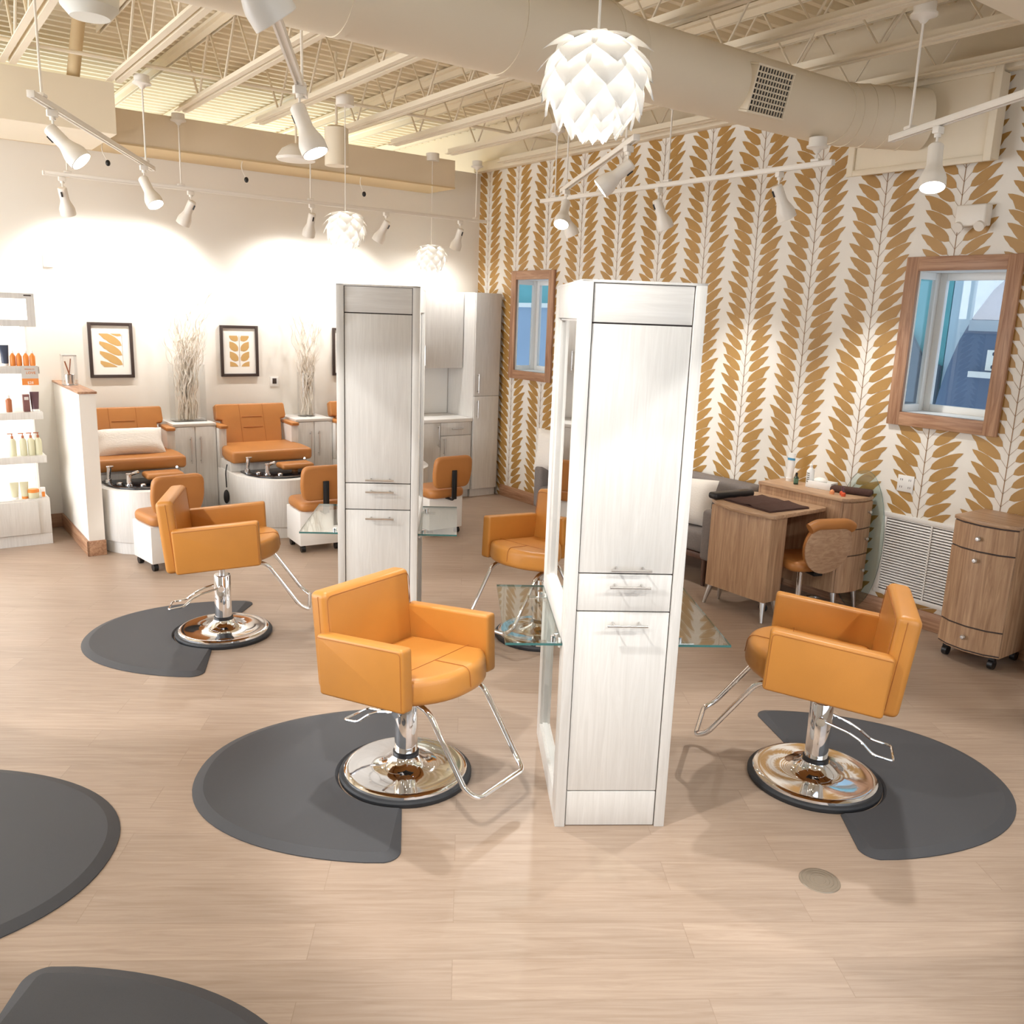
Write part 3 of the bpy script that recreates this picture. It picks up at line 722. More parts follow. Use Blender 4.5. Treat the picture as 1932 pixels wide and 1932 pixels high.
def vase(x, y, z, w, h, label, blabel, n, top, sx):
    t = thing('branch_vase', label, 'vase', (x, y, z))
    b = MB(); o, i = w / 2, w / 2 - .008
    if sx:
        for q in ((-o, o, -o * .6, -o * .6 + .006), (-o, o, o * .6 - .006, o * .6)): b.box(*q, 0, h)
        for q in ((-o, -o + .006), (o - .006, o)): b.box(*q, -o * .6, o * .6, 0, h)
        b.box(-o, o, -o * .6, o * .6, 0, .012)
    else: b.lathe([(0, 0), (o, 0), (o, h), (i, h), (i, .015), (0, .015)], 32)
    part('glass', b, M['glass'], t)
    rnd = random.Random(int(x * 100)); b = MB()
    for k in range(n):
        a = rnd.uniform(0, 2 * PI); r0 = rnd.uniform(0, o * .7)
        px, py, pz = r0 * math.cos(a), r0 * math.sin(a) * .5, .016
        hh = h * rnd.uniform(.9, 1.5) if rnd.random() < .5 else top * rnd.uniform(.55, 1.0)
        dx = rnd.uniform(-.30, .34) * hh / top; dy = rnd.uniform(-.12, .06) * hh / top; pts = []; m = int(6 + hh / .05)
        ph1, ph2 = rnd.uniform(0, 6), rnd.uniform(0, 6); am = rnd.uniform(.008, .018)
        for q in range(m + 1):
            s = q / m; zz_ = pz + hh * s
            inn = min(1, zz_ / h)
            lim = o * .88
            bx = px + dx * s ** 1.6 + am * math.sin(ph1 + zz_ * 26) * (.6 + .6 * inn); by = py + dy * s ** 1.6 + am * .7 * math.sin(ph2 + zz_ * 22)
            if zz_ < h: bx = max(-lim, min(lim, bx)); by = max(-lim * .55, min(lim * .55, by))
            pts.append((bx, by, zz_))
        b.tube(pts, rnd.uniform(.0045, .0085), 5, taper=.35)
        if hh > h * 1.3:
            for _ in range(rnd.randint(1, 3)):
                q = rnd.randint(m // 2, m - 1); p = V(pts[q]); d_ = V((rnd.choice((-1, 1)) * rnd.uniform(.04, .1), rnd.uniform(-.04, .03), rnd.uniform(.05, .16)))
                b.tube([p, p + d_ * .35 + V((.012, 0, 0)), p + d_ * .7 - V((.01, 0, 0)), p + d_], .003, 5, taper=.4)
    o_ = b.build('willow_branches', M['branch'], None); o_.location = (x, y, z)
    tag(o_, blabel, 'branches', kind='stuff')
    return t
vase(2.47, 8.78, .985, .30, .55, 'large clear glass vase of white curly branches on the left cabinet', 'tall white curly willow branches in the large glass vase', 90, 1.5, True)
vase(3.70, 8.80, .985, .18, .46, 'smaller clear glass vase of white branches beside the middle pedicure chair', 'white curly willow branches in the smaller glass vase', 50, 1.5, False)

def art(x, label, kind):
    t = thing('framed_print', label, 'picture', (x, YB - .002, 1.395), 0, 'framed leaf prints')
    w, h = .39, .512; b = MB()
    for q in ((-w / 2, -w / 2 + .028, 0, h), (w / 2 - .028, w / 2, 0, h), (-w / 2 + .028, w / 2 - .028, 0, .028), (-w / 2 + .028, w / 2 - .028, h - .028, h)): b.box(q[0], q[1], -.026, -.001, q[2], q[3], .002)
    part('frame', b, M['frame'], t)
    part('mat_board', MB().box(-w / 2 + .028, w / 2 - .028, -.010, -.004, .028, h - .028), M['paper'], t)
    b = MB(); rect = (-.10, .10, .10, .41)
    def put(pts, mi):
        for ax, v, l in ((0, rect[1], True), (0, rect[0], False), (1, rect[3], True), (1, rect[2], False)):
            if len(pts) > 2: pts = clip_half(pts, ax, v, l)
        if len(pts) > 2: b.poly([(p[0], -.0115, p[1]) for p in pts], mi)
    if kind == 0:
        for k, z in enumerate((.03, .12, .21, .30, .39)):
            u_, l_ = leaf((.095, z), (-.12, z + .13), .036); put([tuple(p) for p in u_ + l_[::-1]], 0)
        put([(.098, .1), (.1, .1), (.1, .41), (.098, .41)], 1)
    else:
        for z in (.06, .16, .26, .36):
            for s in (-1, 1):
                u_, l_ = leaf((s * .014, z), (s * .128, z + .09), .037); put([tuple(p) for p in u_ + l_[::-1]], 0)
        put([(-.0015, .1), (.0015, .1), (.0015, .41), (-.0015, .41)], 1)
    part('print', b, [mat('pale_gold_print', rgb(206, 166, 104), .6), M['stemline']], t)
art(1.846, 'framed print of three large gold leaves above the left pedicure chair', 0)
art(3.066, 'framed print of a leafy gold stem above the middle pedicure chair', 1)
art(4.285, 'framed print partly hidden behind the farther styling station', 0)
t = thing('wall_control', 'small control plate on the back wall right of the middle picture', 'switch', (3.43, YB - .001, 1.285))
part('plate', MB().box(-.045, .045, -.008, 0, 0, .10, .003), M['plain'], t); part('display', MB().box(-.022, .022, -.011, -.0085, .03, .085, .001), M['frame'], t)
tag(MB().box(1.33, 1.41, YB - .03, YB - .001, 2.38, 2.50, .006).build('wall_sensor', M['fixture']), 'white sensor box high on the back wall at the left', 'sensor')
for x, l in ((1.81, 'short black tipped cable hanging at the left of the back wall'), (3.01, 'short black tipped cable hanging at the middle of the back wall'), (4.22, 'short black tipped cable hanging above the farther pendant lamp')):
    t = thing('hanging_cable', l, 'cable', (x, 8.48, 3.24), 0, 'loose cables under the soffit')
    part('wire', MB().tube(fillet([(-.02, .01, .20), (-.05, 0, .12), (0, 0, .02)], .05, 4), .004, 6), M['fixture'], t); part('plug', MB().ball((0, 0, .012), .02, (1, 1, 1.3), 12, 8), M['black'], t)

# ------------------------------------------------------------------ pedicure stools
def stool(x, y, label, rzz=0):
    t = thing('pedicure_stool', label, 'stool', (x, y, 0), R(rzz), 'orange backed rolling pedicure stools')
    cart = part('cart', MB().box(-.19, .19, -.03, .34, .065, .372, .004), M['plain'], t)
    part('drawer', MB().box(-.18, .18, .341, .352, .08, .21, .002), M['plain'], t); part('drawer', MB().box(-.18, .18, .341, .352, .22, .36, .002), M['plain'], t)
    for sx in (-1, 1):
        for yy in (.01, .30):
            b = MB(); b.cyl((sx * .155 - .018, yy, .030), (sx * .155 + .018, yy, .030), .030, n=16); b.box(sx * .155 - .012, sx * .155 + .012, yy - .012, yy + .012, .03, .066); part('caster', b, M['black'], t)
    part('seat', MB().prism(fillet2([(-.20, -.08), (.20, -.08), (.20, .32), (-.20, .32)], .09), .374, .465, .035, 4), M['leatherdk'], t)
    Xk = Matrix.Translation((0, -.075, .49)) @ Matrix.Rotation(R(90 + 8), 4, 'X')
    part('backrest', MB().prism(fillet2([(-.185, 0), (.185, 0), (.215, .12), (.205, .31), (-.205, .31), (-.215, .12)], .07), 0, .06, .022, 3, mx=Xk), M['leatherdk'], t)
    b = MB(); b.tube(fillet([(.0, .05, .369), (.0, -.155, .372), (.0, -.165, .50), (.0, -.16, .64)], .03, 4), .012, 8)
    b.box(-.026, .026, -.172, -.158, .38, .66, .003); part('bracket', b, M['black'], t)
    return t
stool(1.84, 7.12, 'orange pedicure stool behind the left styling chair', 8)
stool(3.08, 7.06, 'orange pedicure stool left of the farther styling station', -4)
stool(4.36, 7.05, 'orange pedicure stool right of the farther styling station', 2)

# ------------------------------------------------------------------ kitchenette in the back corner
t = thing('tall_cabinet', 'tall white corner cabinet against the leaf wallpaper', 'cabinet', (5.755, 8.42, 0))
part('body', MB().box(-.175, .175, .02, .575, .09, 2.345), M['white'], t); part('plinth', MB().box(-.175, .175, .04, .575, 0, .089), M['white'], t)
for z0, z1, h in ((.095, 1.182, (.93, 1.14)), (1.188, 2.34, (1.22, 1.44))):
    d = part('door', MB().box(-.172, .172, 0, .019, z0, z1, .0015), M['white'], t)
    part('handle', bar_handle(MB(), (-.13, 0, h[0]), (-.13, 0, h[1]), (0, -.03, 0), .006, .02), M['steel'], d, 'steel bar handle')
t = thing('wall_cupboard', 'white wall cupboard right of the farther styling station', 'cabinet', (5.02, 8.66, 1.49))
part('body', MB().box(-.55, .55, .02, .335, 0, .855), M['white'], t)
for x0, x1, hx in ((-.55, -.02, -.06), (-.016, .55, .03)):
    d = part('door', MB().box(x0 + .002, x1 - .002, 0, .019, .002, .853, .0015), M['white'], t)
    part('handle', bar_handle(MB(), (hx, 0, .03), (hx, 0, .25), (0, -.03, 0), .006, .02), M['steel'], d, 'steel bar handle')
t = thing('base_cabinet', 'white base cabinet with sink under the wall cupboard', 'cabinet', (5.02, 8.44, 0))
part('body', MB().box(-.30, .55, .02, .555, .09, .895), M['white'], t); part('plinth', MB().box(-.30, .55, .05, .555, 0, .089), M['white'], t)
def fr(nm, x0, x1, z0, z1, a, b_):
    d = part(nm, MB().box(x0, x1, 0, .019, z0, z1, .0015), M['white'], t)
    part('handle', bar_handle(MB(), a, b_, (0, -.03, 0), .006, .02), M['steel'], d, 'steel bar handle')
fr('drawer', .136, .546, .745, .892, (.27, 0, .82), (.42, 0, .82)); fr('door', .136, .546, .095, .738, (.175, 0, .52), (.175, 0, .72))
fr('door', -.27, .13, .095, .892, (.10, 0, .62), (.10, 0, .86))
ct = part('countertop', MB().box(-.31, .555, -.015, .555, .896, .935, .004), M['plain'], t)
b = MB(); b.lathe([(.028, 0), (.028, .02), (.014, .026), (.014, .2), (0, .2)], 18, mx=Matrix.Translation((-.13, .40, .935))); b.tube(fillet([(-.13, .40, 1.1), (-.13, .40, 1.26), (-.13, .24, 1.26), (-.13, .22, 1.17)], .06, 5), .012, 10); part('faucet', b, M['chrome'], t)
tag(MB().box(4.71, 5.57, YB - .012, YB - .001, .94, 1.485).build('backsplash', M['plain']), 'white splashback between counter and wall cupboard', 'splashback')

# ------------------------------------------------------------------ retail display at the left edge
t = thing('retail_display', 'white retail shelf unit glowing at the left edge of the photo', 'shelf unit', (0.45, 8.36, 0))
xl, xr = -1.3, .695
part('base', MB().box(xl, xr, .02, .62, .1, .41, .002), M['white'], t); part('plinth', MB().box(xl, xr, .025, .62, 0, .098), M['white'], t)
d = part('drawer', MB().box(-.55, .60, .0, .019, .105, .395, .0015), M['white'], t); part('handle', bar_handle(MB(), (-.16, 0, .345), (.14, 0, .345), (0, -.03, 0), .007, .03), M['steel'], d, 'steel bar handle')
part('back_panel', MB().box(xl, xr - .06, .30, .32, .41, 1.87), M['plain'], t); part('side_panel', MB().box(xr - .058, xr - .04, .24, .62, .41, 1.87), M['plain'], t)
part('upright', MB().box(xl, xr - .06, .33, .61, .41, 2.13), M['white'], t)
for z0, z1 in ((.725, .785), (1.10, 1.16), (1.485, 1.545)):
    s = part('shelf', MB().box(xl, xr, 0, .30, z0, z1, .002), M['white'], t)
    part('light_strip', MB().box(xl + .05, xr - .1, .20, .23, z0 - .008, z0 - .0005), M['led'], s, 'lit strip under the shelf')
s = part('header', MB().box(xl, xr, 0, .03, 1.87, 1.925).box(xl, xr, 0, .03, 2.095, 2.14).box(xr - .06, xr, 0, .03, 1.925, 2.095).box(xl, xr, .03, .32, 1.87, 1.885).box(xl, xr, .03, .32, 2.125, 2.14).box(xr - .015, xr, .03, .32, 1.885, 2.125), M['white'], t)
part('lit_panel', MB().box(xl, xr - .06, .012, .022, 1.925, 2.095), M['panel'], s, 'glowing white panel')
part('light_strip', MB().box(xl + .05, xr - .1, .20, .23, 1.862, 1.8695), M['led'], t, 'lit strip under the header')
part('maker_plate', MB().box(xr - .075, xr - .02, -.003, -.0005, 2.118, 2.128), M['frame'], s, 'small dark plate')
DX = .45
def bottle(name, label, cat, x, y, z, prof, m, cap=None, capm=None, group=None, sq=False):
    t = thing(name, label, cat, (x, y, z + .0005), 0, group)
    part('body', MB().lathe(prof, 20), m, t)
    if cap: part('cap', MB().lathe(cap, 16), capm, t)
    return t
for k, x in enumerate((.962, 1.008, 1.06, 1.108)):
    bottle('orange_bottle', 'small orange bottle on the second shelf, %s of four' % ('leftmost', 'second from the left', 'third from the left', 'rightmost')[k], 'bottle', x, 8.44, 1.545, [(0, 0), (.021, 0), (.022, .004), (.022, .078), (.010, .098), (.009, .104), (0, .104)], M['orange'], [(.008, .104), (.008, .118), (.003, .126), (0, .126)], M['plain'], 'orange bottles on the second shelf')
def tube_(label, x, y, z, h, w, m, cm, group=None, flip=False):
    t = thing('tube', label, 'tube', (x, y, z + .0005), 0, group); rows = []
    for i in range(6):
        s = i / 5; rx = w * (.75 + .25 * s); ry = w * .62 * (1 - s) + .003; rows.append([(rx * math.cos(2 * PI * k / 20), ry * math.sin(2 * PI * k / 20), .02 + (h - .02) * s) for k in range(20)])
    b = MB(); b.quadgrid(rows, close=True); b.poly(rows[-1]); part('body', b, m, t); part('cap', MB().lathe([(0, 0), (w * .72, 0), (w * .76, .019), (0, .02)], 20), cm, t)
tube_('navy tube at the left end of the second shelf', .905, 8.44, 1.545, .17, .034, M['navy'], M['plain'])
tube_('plum tube on the third shelf below the price card', 1.10, 8.44, 1.16, .165, .036, M['plum'], M['plain'])
t = thing('bottle_box', 'brown purple product box on the third shelf', 'box', (1.035, 8.44, 1.1605)); part('carton', MB().box(-.025, .025, -.025, .025, 0, .145, .002), mat('brown_purple_card', rgb(118, 78, 76), .5), t); part('label', MB().box(-.016, .016, -.0262, -.0255, .10, .125), M['card'], t)
bottle('spray_bottle', 'amber spray bottle on the third shelf', 'bottle', .905, 8.44, 1.16, [(0, 0), (.022, 0), (.023, .005), (.023, .10), (.012, .115), (0, .115)], M['amber'], [(.011, .115), (.011, .135), (.006, .14), (.006, .15), (0, .15)], M['plain'])
for k, x in enumerate((.905, .985, 1.045, 1.10)):
    t = bottle('pump_bottle', 'pale pump bottle on the fourth shelf, %s' % ('at the left edge of the photo', 'second from the left', 'second from the right', 'rightmost')[k], 'bottle', x, 8.44, .785, [(0, 0), (.026, 0), (.027, .004), (.027, .125), (.014, .148), (0, .148)], M['lotion'], [(.010, .148), (.010, .17), (.004, .172), (.004, .192), (0, .192)], M['amber'], 'pale pump bottles on the fourth shelf')
    part('spout', MB().box(-.034, .008, -.006, .006, .186, .194, .002), M['amber'], t)
tube_('cream tube at the left end of the lowest shelf', .89, 8.44, .41, .145, .034, M['lotion'], M['plain'], 'cream tubes on the lowest shelf')
tube_('cream tube with orange cap on the lowest shelf', .965, 8.44, .41, .145, .034, M['lotion'], M['orange'], 'cream tubes on the lowest shelf')
bottle('cream_jar', 'round cream jar with orange lid on the lowest shelf', 'jar', 1.03, 8.44, .41, [(0, 0), (.042, 0), (.044, .006), (.044, .05), (0, .05)], M['lotion'], [(.046, .05), (.046, .072), (.04, .078), (0, .078)], M['orange'])
t = thing('product_box', 'small white and gold product box on the lowest shelf', 'box', (1.105, 8.44, .4105)); part('carton', MB().box(-.018, .018, -.018, .018, 0, .085, .001), M['plain'], t); part('label', MB().box(-.012, .012, -.0188, -.0182, .005, .05), M['orange'], t)
# price card clipped to the shelf
t = thing('price_card', 'grey and orange price card clipped under the second shelf', 'sign', (1.068, 8.352, 1.39))
part('card', MB().box(-.062, .062, -.004, -.001, .055, .16), M['card'], t); part('price_band', MB().box(-.062, .062, -.004, -.001, 0, .055), M['orange'], t)
def text(s, size, loc, m, parent, name='lettering', rot=(PI / 2, 0, 0)):
    cu = bpy.data.curves.new('t', 'FONT'); cu.body = s; cu.size = size; cu.align_x = 'CENTER'; cu.extrude = .0004
    o = bpy.data.objects.new('t', cu); C.objects.link(o); dg = bpy.context.evaluated_depsgraph_get(); me = bpy.data.meshes.new_from_object(o.evaluated_get(dg)); bpy.data.objects.remove(o)
    me.materials.clear(); me.materials.append(m); q = bpy.data.objects.new(name, me); C.objects.link(q); q.parent = parent; q.location = loc; q.rotation_euler = rot
    return q
text('LOVE', .030, (.008, -.005, .092), M['orange'], t); text('PREPARE TO', .013, (0, -.005, .128), M['orange'], t); text('$28', .030, (0, -.005, .010), M['paper'], t)
# clear caddy on the partition
t = thing('clear_caddy', 'clear acrylic caddy of silver tools on the low partition', 'caddy', (1.385, 8.45, 1.3785))
b = MB()
for q in ((-.055, .055, -.065, -.061), (-.055, .055, .061, .065), (-.055, -.051, -.061, .061), (.051, .055, -.061, .061)): b.box(*q, 0, .25)
part('box', b.box(-.055, .055, -.065, .065, 0, .004), M['glass'], t); part('lid_rim', MB().box(-.056, .056, -.066, .066, .25, .262, .003), M['steel'], t)
t = thing('silver_cup', 'silver cup of tools inside the clear caddy', 'cup', (1.385, 8.45, 1.383)); part('cup', MB().lathe([(0, 0), (.035, 0), (.042, .085), (.038, .085), (.032, .006), (0, .006)], 20), M['chrome'], t); part('tool', MB().cyl((.02, 0, .01), (-.035, -.03, .2), .006, n=8).cyl((-.01, .01, .01), (.02, .02, .22), .005, n=8), M['amber'], t)
# ------------------------------------------------------------------ sofa behind the stations
t = thing('sofa', 'grey upholstered sofa along the leaf wallpaper behind the stations', 'sofa', (5.62, 5.70, 0))
part('seat', MB().box(-.31, .30, -1.10, 1.10, .27, .45, .035, 4), M['grey'], t); part('backrest', MB().box(.14, .335, -1.16, 1.16, .30, .80, .05, 4), M['grey'], t)
for s in (-1, 1): part('arm', MB().box(-.32, .33, min(s * 1.06, s * 1.18), max(s * 1.06, s * 1.18), .22, .64, .035, 4), M['grey'], t)
part('rail', MB().box(-.30, .30, -1.15, 1.15, .22, .268, .004), M['dkwood'], t)
for sx in (-1, 1):
    for s in (-1, 1): part('leg', MB().cyl((sx * .26, s * 1.08, .219), (sx * .28, s * 1.10, 0), .026, .016, 12), M['dkwood'], t)
def cushion(loc, w, h, th, rzz, lean, label, m='pillow'):
    t = thing('cushion', label, 'cushion', loc, R(rzz)); part('cover', MB().pillow(w, h, th, mx=Matrix.Rotation(R(lean), 4, 'X')), M[m], t); return t
cushion((5.45, 6.72, .80), .46, .42, .15, -66, -10, 'ivory ribbed cushion at the far end of the grey sofa')
cushion((5.44, 5.02, .64), .62, .40, .20, -70, -22, 'large ivory knit cushion at the near end of the grey sofa, behind the manicure desk')

# ------------------------------------------------------------------ manicure desk
t = thing('manicure_desk', 'tan oak manicure desk against the leaf wallpaper', 'desk', (5.0, 3.72, 0))
top = [(.62, .04), (.62, .64), (.10, .64), (.045, .60), (.0, .48), (-.035, .32), (-.02, .14), (.02, .0), (.62, .0)]
part('desktop', MB().prism(fillet2([(.628, .0), (.628, .66), (.10, .66), (.0, .52), (-.045, .33), (-.03, .14), (.0, -.01)], .04), .775, .805, .006, 2), M['tanx'], t)
part('pedestal', MB().box(.02, .20, .03, .58, .15, .774, .003), M['tan'], t)
part('back_panel', MB().box(.20, .628, .50, .52, .25, .774, .002), M['tan'], t)
for x, y, dx, dy in ((.05, .06, -.03, -.03), (.05, .55, -.03, .03), (.17, .55, .02, .03), (.17, .06, .03, -.03)):
    b = MB(); b.cyl((x, y, .149), (x + dx, y + dy, 0), .024, .011, 12); part('leg', b, M['steel'], t, 'tapered steel leg')
cr = [(.935, .64), (.63, .64), (.63, -.10), (.655, -.130), (.70, -.15), (.82, -.165), (.935, -.155)]
part('side_cabinet', MB().prism(cr[::-1], .17, .865, .003, 1), M['tan'], t)
part('side_top', MB().prism([(x + (0 if x > .9 else -.012 if x < .64 else 0), y + (.0 if y > .6 else -.012)) for x, y in cr[::-1]], .866, .893, .005, 2), M['tanx'], t)
fc = [(.637, -.108), (.655, -.132), (.70, -.152), (.82, -.167), (.930, -.157)]
for z0, z1 in ((.66, .86), (.46, .654), (.175, .454)):
    b = MB(); rows = [[(x, y - .001, z0), (x, y - .012, z0 + .002), (x, y - .012, z1 - .002), (x, y - .001, z1)] for x, y in fc]; b.quadgrid(rows); d = part('drawer', b, M['tan'], t)
    part('knob', MB().lathe([(0, 0), (.008, 0), (.006, .012), (.014, .022), (.010, .030), (0, .031)], 14, mx=Matrix.Translation((.875, -.172, (z0 + z1) / 2 + .02)) @ Matrix.Rotation(R(90), 4, 'X')), M['steel'], d, 'round steel knob')
for z in (.657, .457): b = MB(); b.quadgrid([[(x, y - .004, z - .004), (x, y - .004, z + .004)] for x, y in fc]); part('drawer_gap', b, M['gap'], t, 'dark gap between drawers')
for x, y, dx, dy in ((.68, -.09, -.02, -.03), (.92, -.10, .0, -.03), (.68, .58, -.02, .02), (.92, .58, 0, .02)): part('leg', MB().cyl((x, y, .169), (x + dx, y + dy, 0), .024, .011, 12), M['steel'], t, 'tapered steel leg')
t = thing('desk_towel', 'dark brown towel spread on the manicure desk', 'towel', (5.27, 4.005, .8055), R(-6))
b = MB(); rows = []
for i in range(15):
    r_ = []
    for j in range(15):
        x = -.20 + .40 * i / 14; y = -.235 + .47 * j / 14
        r_.append((x, y, .013 + .0022 * math.sin(x * 55) * math.cos(y * 40) + (.011 * math.exp(-((y + .04) / .02) ** 2))))
    rows.append(r_)
b.quadgrid(rows); b.box(-.20, .20, -.235, .235, 0, .010, .003); part('cloth', b, M['brown'], t)
t = thing('arm_rest', 'black padded hand rest at the back of the manicure desk', 'hand rest', (5.24, 4.305, .806), R(-7))
part('pad', MB().box(-.20, .20, -.045, .045, 0, .05, .02, 4), M['black'], t)
DZ = .8935
def on_cab(nm, label, cat, x, y, prof, m, cap=None, cm=None, group=None):
    t = thing(nm, label, cat, (x, y, DZ), 0, group); part('body', MB().lathe(prof, 22), m, t)
    if cap: part('cap', MB().lathe(cap, 16), cm, t)
    return t
t = thing('lotion_tube', 'tall white tube with a blue band behind the manicure desk', 'tube', (5.86, 4.25, DZ))
rows = []
for i in range(7):
    s = i / 6; rx = .036 * (.8 + .2 * s); ry = .026 * (1 - s) + .002; rows.append([(rx * .5 * math.cos(2 * PI * k / 20) * .6 + ry * math.cos(2 * PI * k / 20) * .4, rx * math.sin(2 * PI * k / 20), .025 + .20 * s) for k in range(20)])
b = MB(); b.quadgrid(rows, close=True); b.poly(rows[-1]); part('body', b, M['plain'], t); part('cap', MB().lathe([(0, 0), (.028, 0), (.029, .025), (0, .025)], 20), M['plain'], t)
part('band', MB().quadgrid([[(p[0] * 1.02 - .0006, p[1] * 1.02, z) for p in rows[4]] for z in (.168, .186)], close=True), M['blue'], t, 'blue band')
t = on_cab('dropper_bottle', 'small dark green bottle with black cap beside the white tube', 'bottle', 5.78, 4.13, [(0, 0), (.017, 0), (.018, .004), (.018, .055), (.008, .066), (0, .066)], M['green'], [(.009, .066), (.009, .092), (0, .092)], M['black'])
part('label', MB().lathe([(.0184, .012), (.0184, .048)], 22), mat('green_label', rgb(90, 120, 96), .6), t)
t = on_cab('squeeze_bottle', 'clear white pump bottle with printed label behind the manicure desk', 'bottle', 5.80, 4.02, [(0, 0), (.029, 0), (.030, .005), (.030, .125), (.014, .148), (0, .148)], mat('milky_plastic', rgb(236, 238, 238), .25), [(.012, .148), (.012, .168), (.005, .176), (.003, .196), (0, .196)], M['plain'])
b = MB()
for k in range(5): b.box(-.0312, -.0304, -.012 + .0, .010, .04 + k * .016, .047 + k * .016)
part('label_print', b, mat('grey_print', rgb(120, 116, 100), .6), t)
t = thing('tissue_tray', 'white open tray on top of the manicure desk cabinet', 'tray', (5.83, 3.925, DZ), R(8))
b = MB(); b.box(-.05, .05, -.09, .09, 0, .006)
for q in ((-.055, -.048, -.095, .095), (.048, .055, -.095, .095), (-.05, .05, -.095, -.088), (-.05, .05, .088, .095)): b.box(*q, 0, .055, .002)
part('tray', b, M['plain'], t); part('tissue', MB().ball((0, .02, .055), .045, (.9, 1.2, .6), 12, 8), M['paper'], t)
for (x, y, m, cm, l) in ((5.70, 3.75, 'peach', 'peach', 'peach nail polish bottle on the manicure desk cabinet'), (5.70, 3.655, 'coral', 'plum', 'coral nail polish bottle with a dark cap, nearest the camera'), (5.735, 3.69, 'coral', 'plum', 'red nail polish bottle behind the coral one')):
    on_cab('nail_polish', l, 'nail polish', x, y, [(0, 0), (.015, 0), (.017, .006), (.017, .022), (.008, .030), (0, .030)], M[m], [(.008, .030), (.007, .066 if cm == 'plum' else .034), (0, .066 if cm == 'plum' else .034)], M[cm])
t = thing('folded_towel', 'rolled brown towel at the right of the manicure desk cabinet', 'towel', (5.855, 3.69, DZ), R(20))
part('cloth', MB().box(-.05, .05, -.15, .15, 0, .045, .02, 4), M['brown'], t)

# technician chair with wooden back
t = thing('technician_chair', 'rolling chair with oval wooden back tucked under the manicure desk', 'chair', (5.45, 3.77, 0), R(-19))
b = MB()
for k in range(5):
    a = 2 * PI * k / 5 + .3; b.tube(fillet([(0, 0, .115), (.14 * math.cos(a), .14 * math.sin(a), .105), (.25 * math.cos(a), .25 * math.sin(a), .075)], .05, 3), .016, 8)
part('base', b, M['chrome'], t)
for k in range(5):
    a = 2 * PI * k / 5 + .3; x, y = .25 * math.cos(a), .25 * math.sin(a); b = MB(); b.cyl((x - .018 * math.sin(a), y + .018 * math.cos(a), .03), (x + .018 * math.sin(a), y - .018 * math.cos(a), .03), .03, n=14); b.cyl((x, y, .03), (x, y, .075), .008, n=8); part('caster', b, M['black'], t)
part('column', MB().cyl((0, 0, .10), (0, 0, .32), .022, n=16).cyl((0, 0, .32), (0, 0, .37), .014, n=12), M['chrome'], t)
part('seat', MB().prism(fillet2([(-.20, -.19), (.20, -.19), (.20, .20), (-.20, .20)], .11), .37, .45, .035, 4), M['leatherdk'], t)
Xk = Matrix.Translation((0, -.205, .42)) @ Matrix.Rotation(R(90 + 9), 4, 'X')
ov = [(.19 * math.cos(a) * (1 + .05 * math.sin(a)), .17 + .20 * math.sin(a)) for a in [2 * PI * i / 32 for i in range(32)]]
part('back_shell', MB().prism(ov, .045, .06, .004, 2, mx=Xk), M['shellwood'], t, 'oval wood back shell')
part('back_pad', MB().prism([(x * .97, y) for x, y in ov], .0, .044, .018, 3, mx=Xk), M['leatherdk'], t)
b = MB(); b.tube([Xk @ V(p) for p in fillet([(-.175, .315, .035), (-.12, .345, .035), (.12, .345, .035), (.175, .315, .035)], .05, 4)], .040, 14); part('head_roll', b, M['leatherdk'], t)
b = MB(); b.box(-.03, .03, -.20, -.05, .345, .369, .003); b.box(-.03, .03, -.215, -.20, .35, .50, .003, mx=Matrix.Translation((0, 0.0, 0))); part('bracket', b, M['black'], t)

# leaning glass disc
t = thing('glass_disc', 'round clear glass panel leaning on the wallpaper beside the manicure desk', 'glass panel', (5.955, 3.65, .535), R(0))
b = MB(); b.prism([(.535 * math.cos(a), .205 * math.sin(a)) for a in [2 * PI * i / 64 for i in range(64)]], -.004, .004, .001, 1, mx=Matrix.Rotation(R(-90), 4, 'Y'))
g = part('panel', b, [M['shelfglass'], M['glassedge']], t)
for p in g.data.polygons:
    if abs(p.normal.x) < .7: p.material_index = 1
# return air grille
t = thing('vent_grille', 'white louvred return air grille low on the leaf wallpaper', 'vent', (XW - .001, 3.10, .172))
W_, H_ = .76, .62; b = MB()
for q in ((-W_ / 2, W_ / 2, 0, .035), (-W_ / 2, W_ / 2, H_ - .035, H_), (-W_ / 2, -W_ / 2 + .035, .035, H_ - .035), (W_ / 2 - .035, W_ / 2, .035, H_ - .035)): b.box(-.016, 0, q[0], q[1], q[2], q[3], .003)
part('frame', b, M['plain'], t); part('backing', MB().box(-.0035, -.0005, -W_ / 2 + .03, W_ / 2 - .03, .03, H_ - .03), M['gap'], t)
b = MB(); z = .045
while z < H_ - .04:
    b.poly([(-.004, -W_ / 2 + .03, z + .012), (-.004, W_ / 2 - .03, z + .012), (-.014, W_ / 2 - .03, z), (-.014, -W_ / 2 + .03, z)]); z += .0205
part('louvre', b, M['plain'], t); part('divider', MB().box(-.0155, -.013, -.006, .006, .03, H_ - .03), M['plain'], t)
t = thing('wall_outlet', 'white double power outlet above the return air grille', 'outlet', (XW - .002, 3.345, 1.02)); part('plate', MB().box(-.006, 0, -.062, .062, -.06, .06, .002), M['plain'], t)
b = MB()
for y in (-.032, .032):
    for z in (-.027, .027):
        for d in (-.007, .007): b.box(-.0072, -.0058, y + d - .0015, y + d + .0015, z - .007, z + .007)
part('socket', b, M['gap'], t, 'dark socket slots')
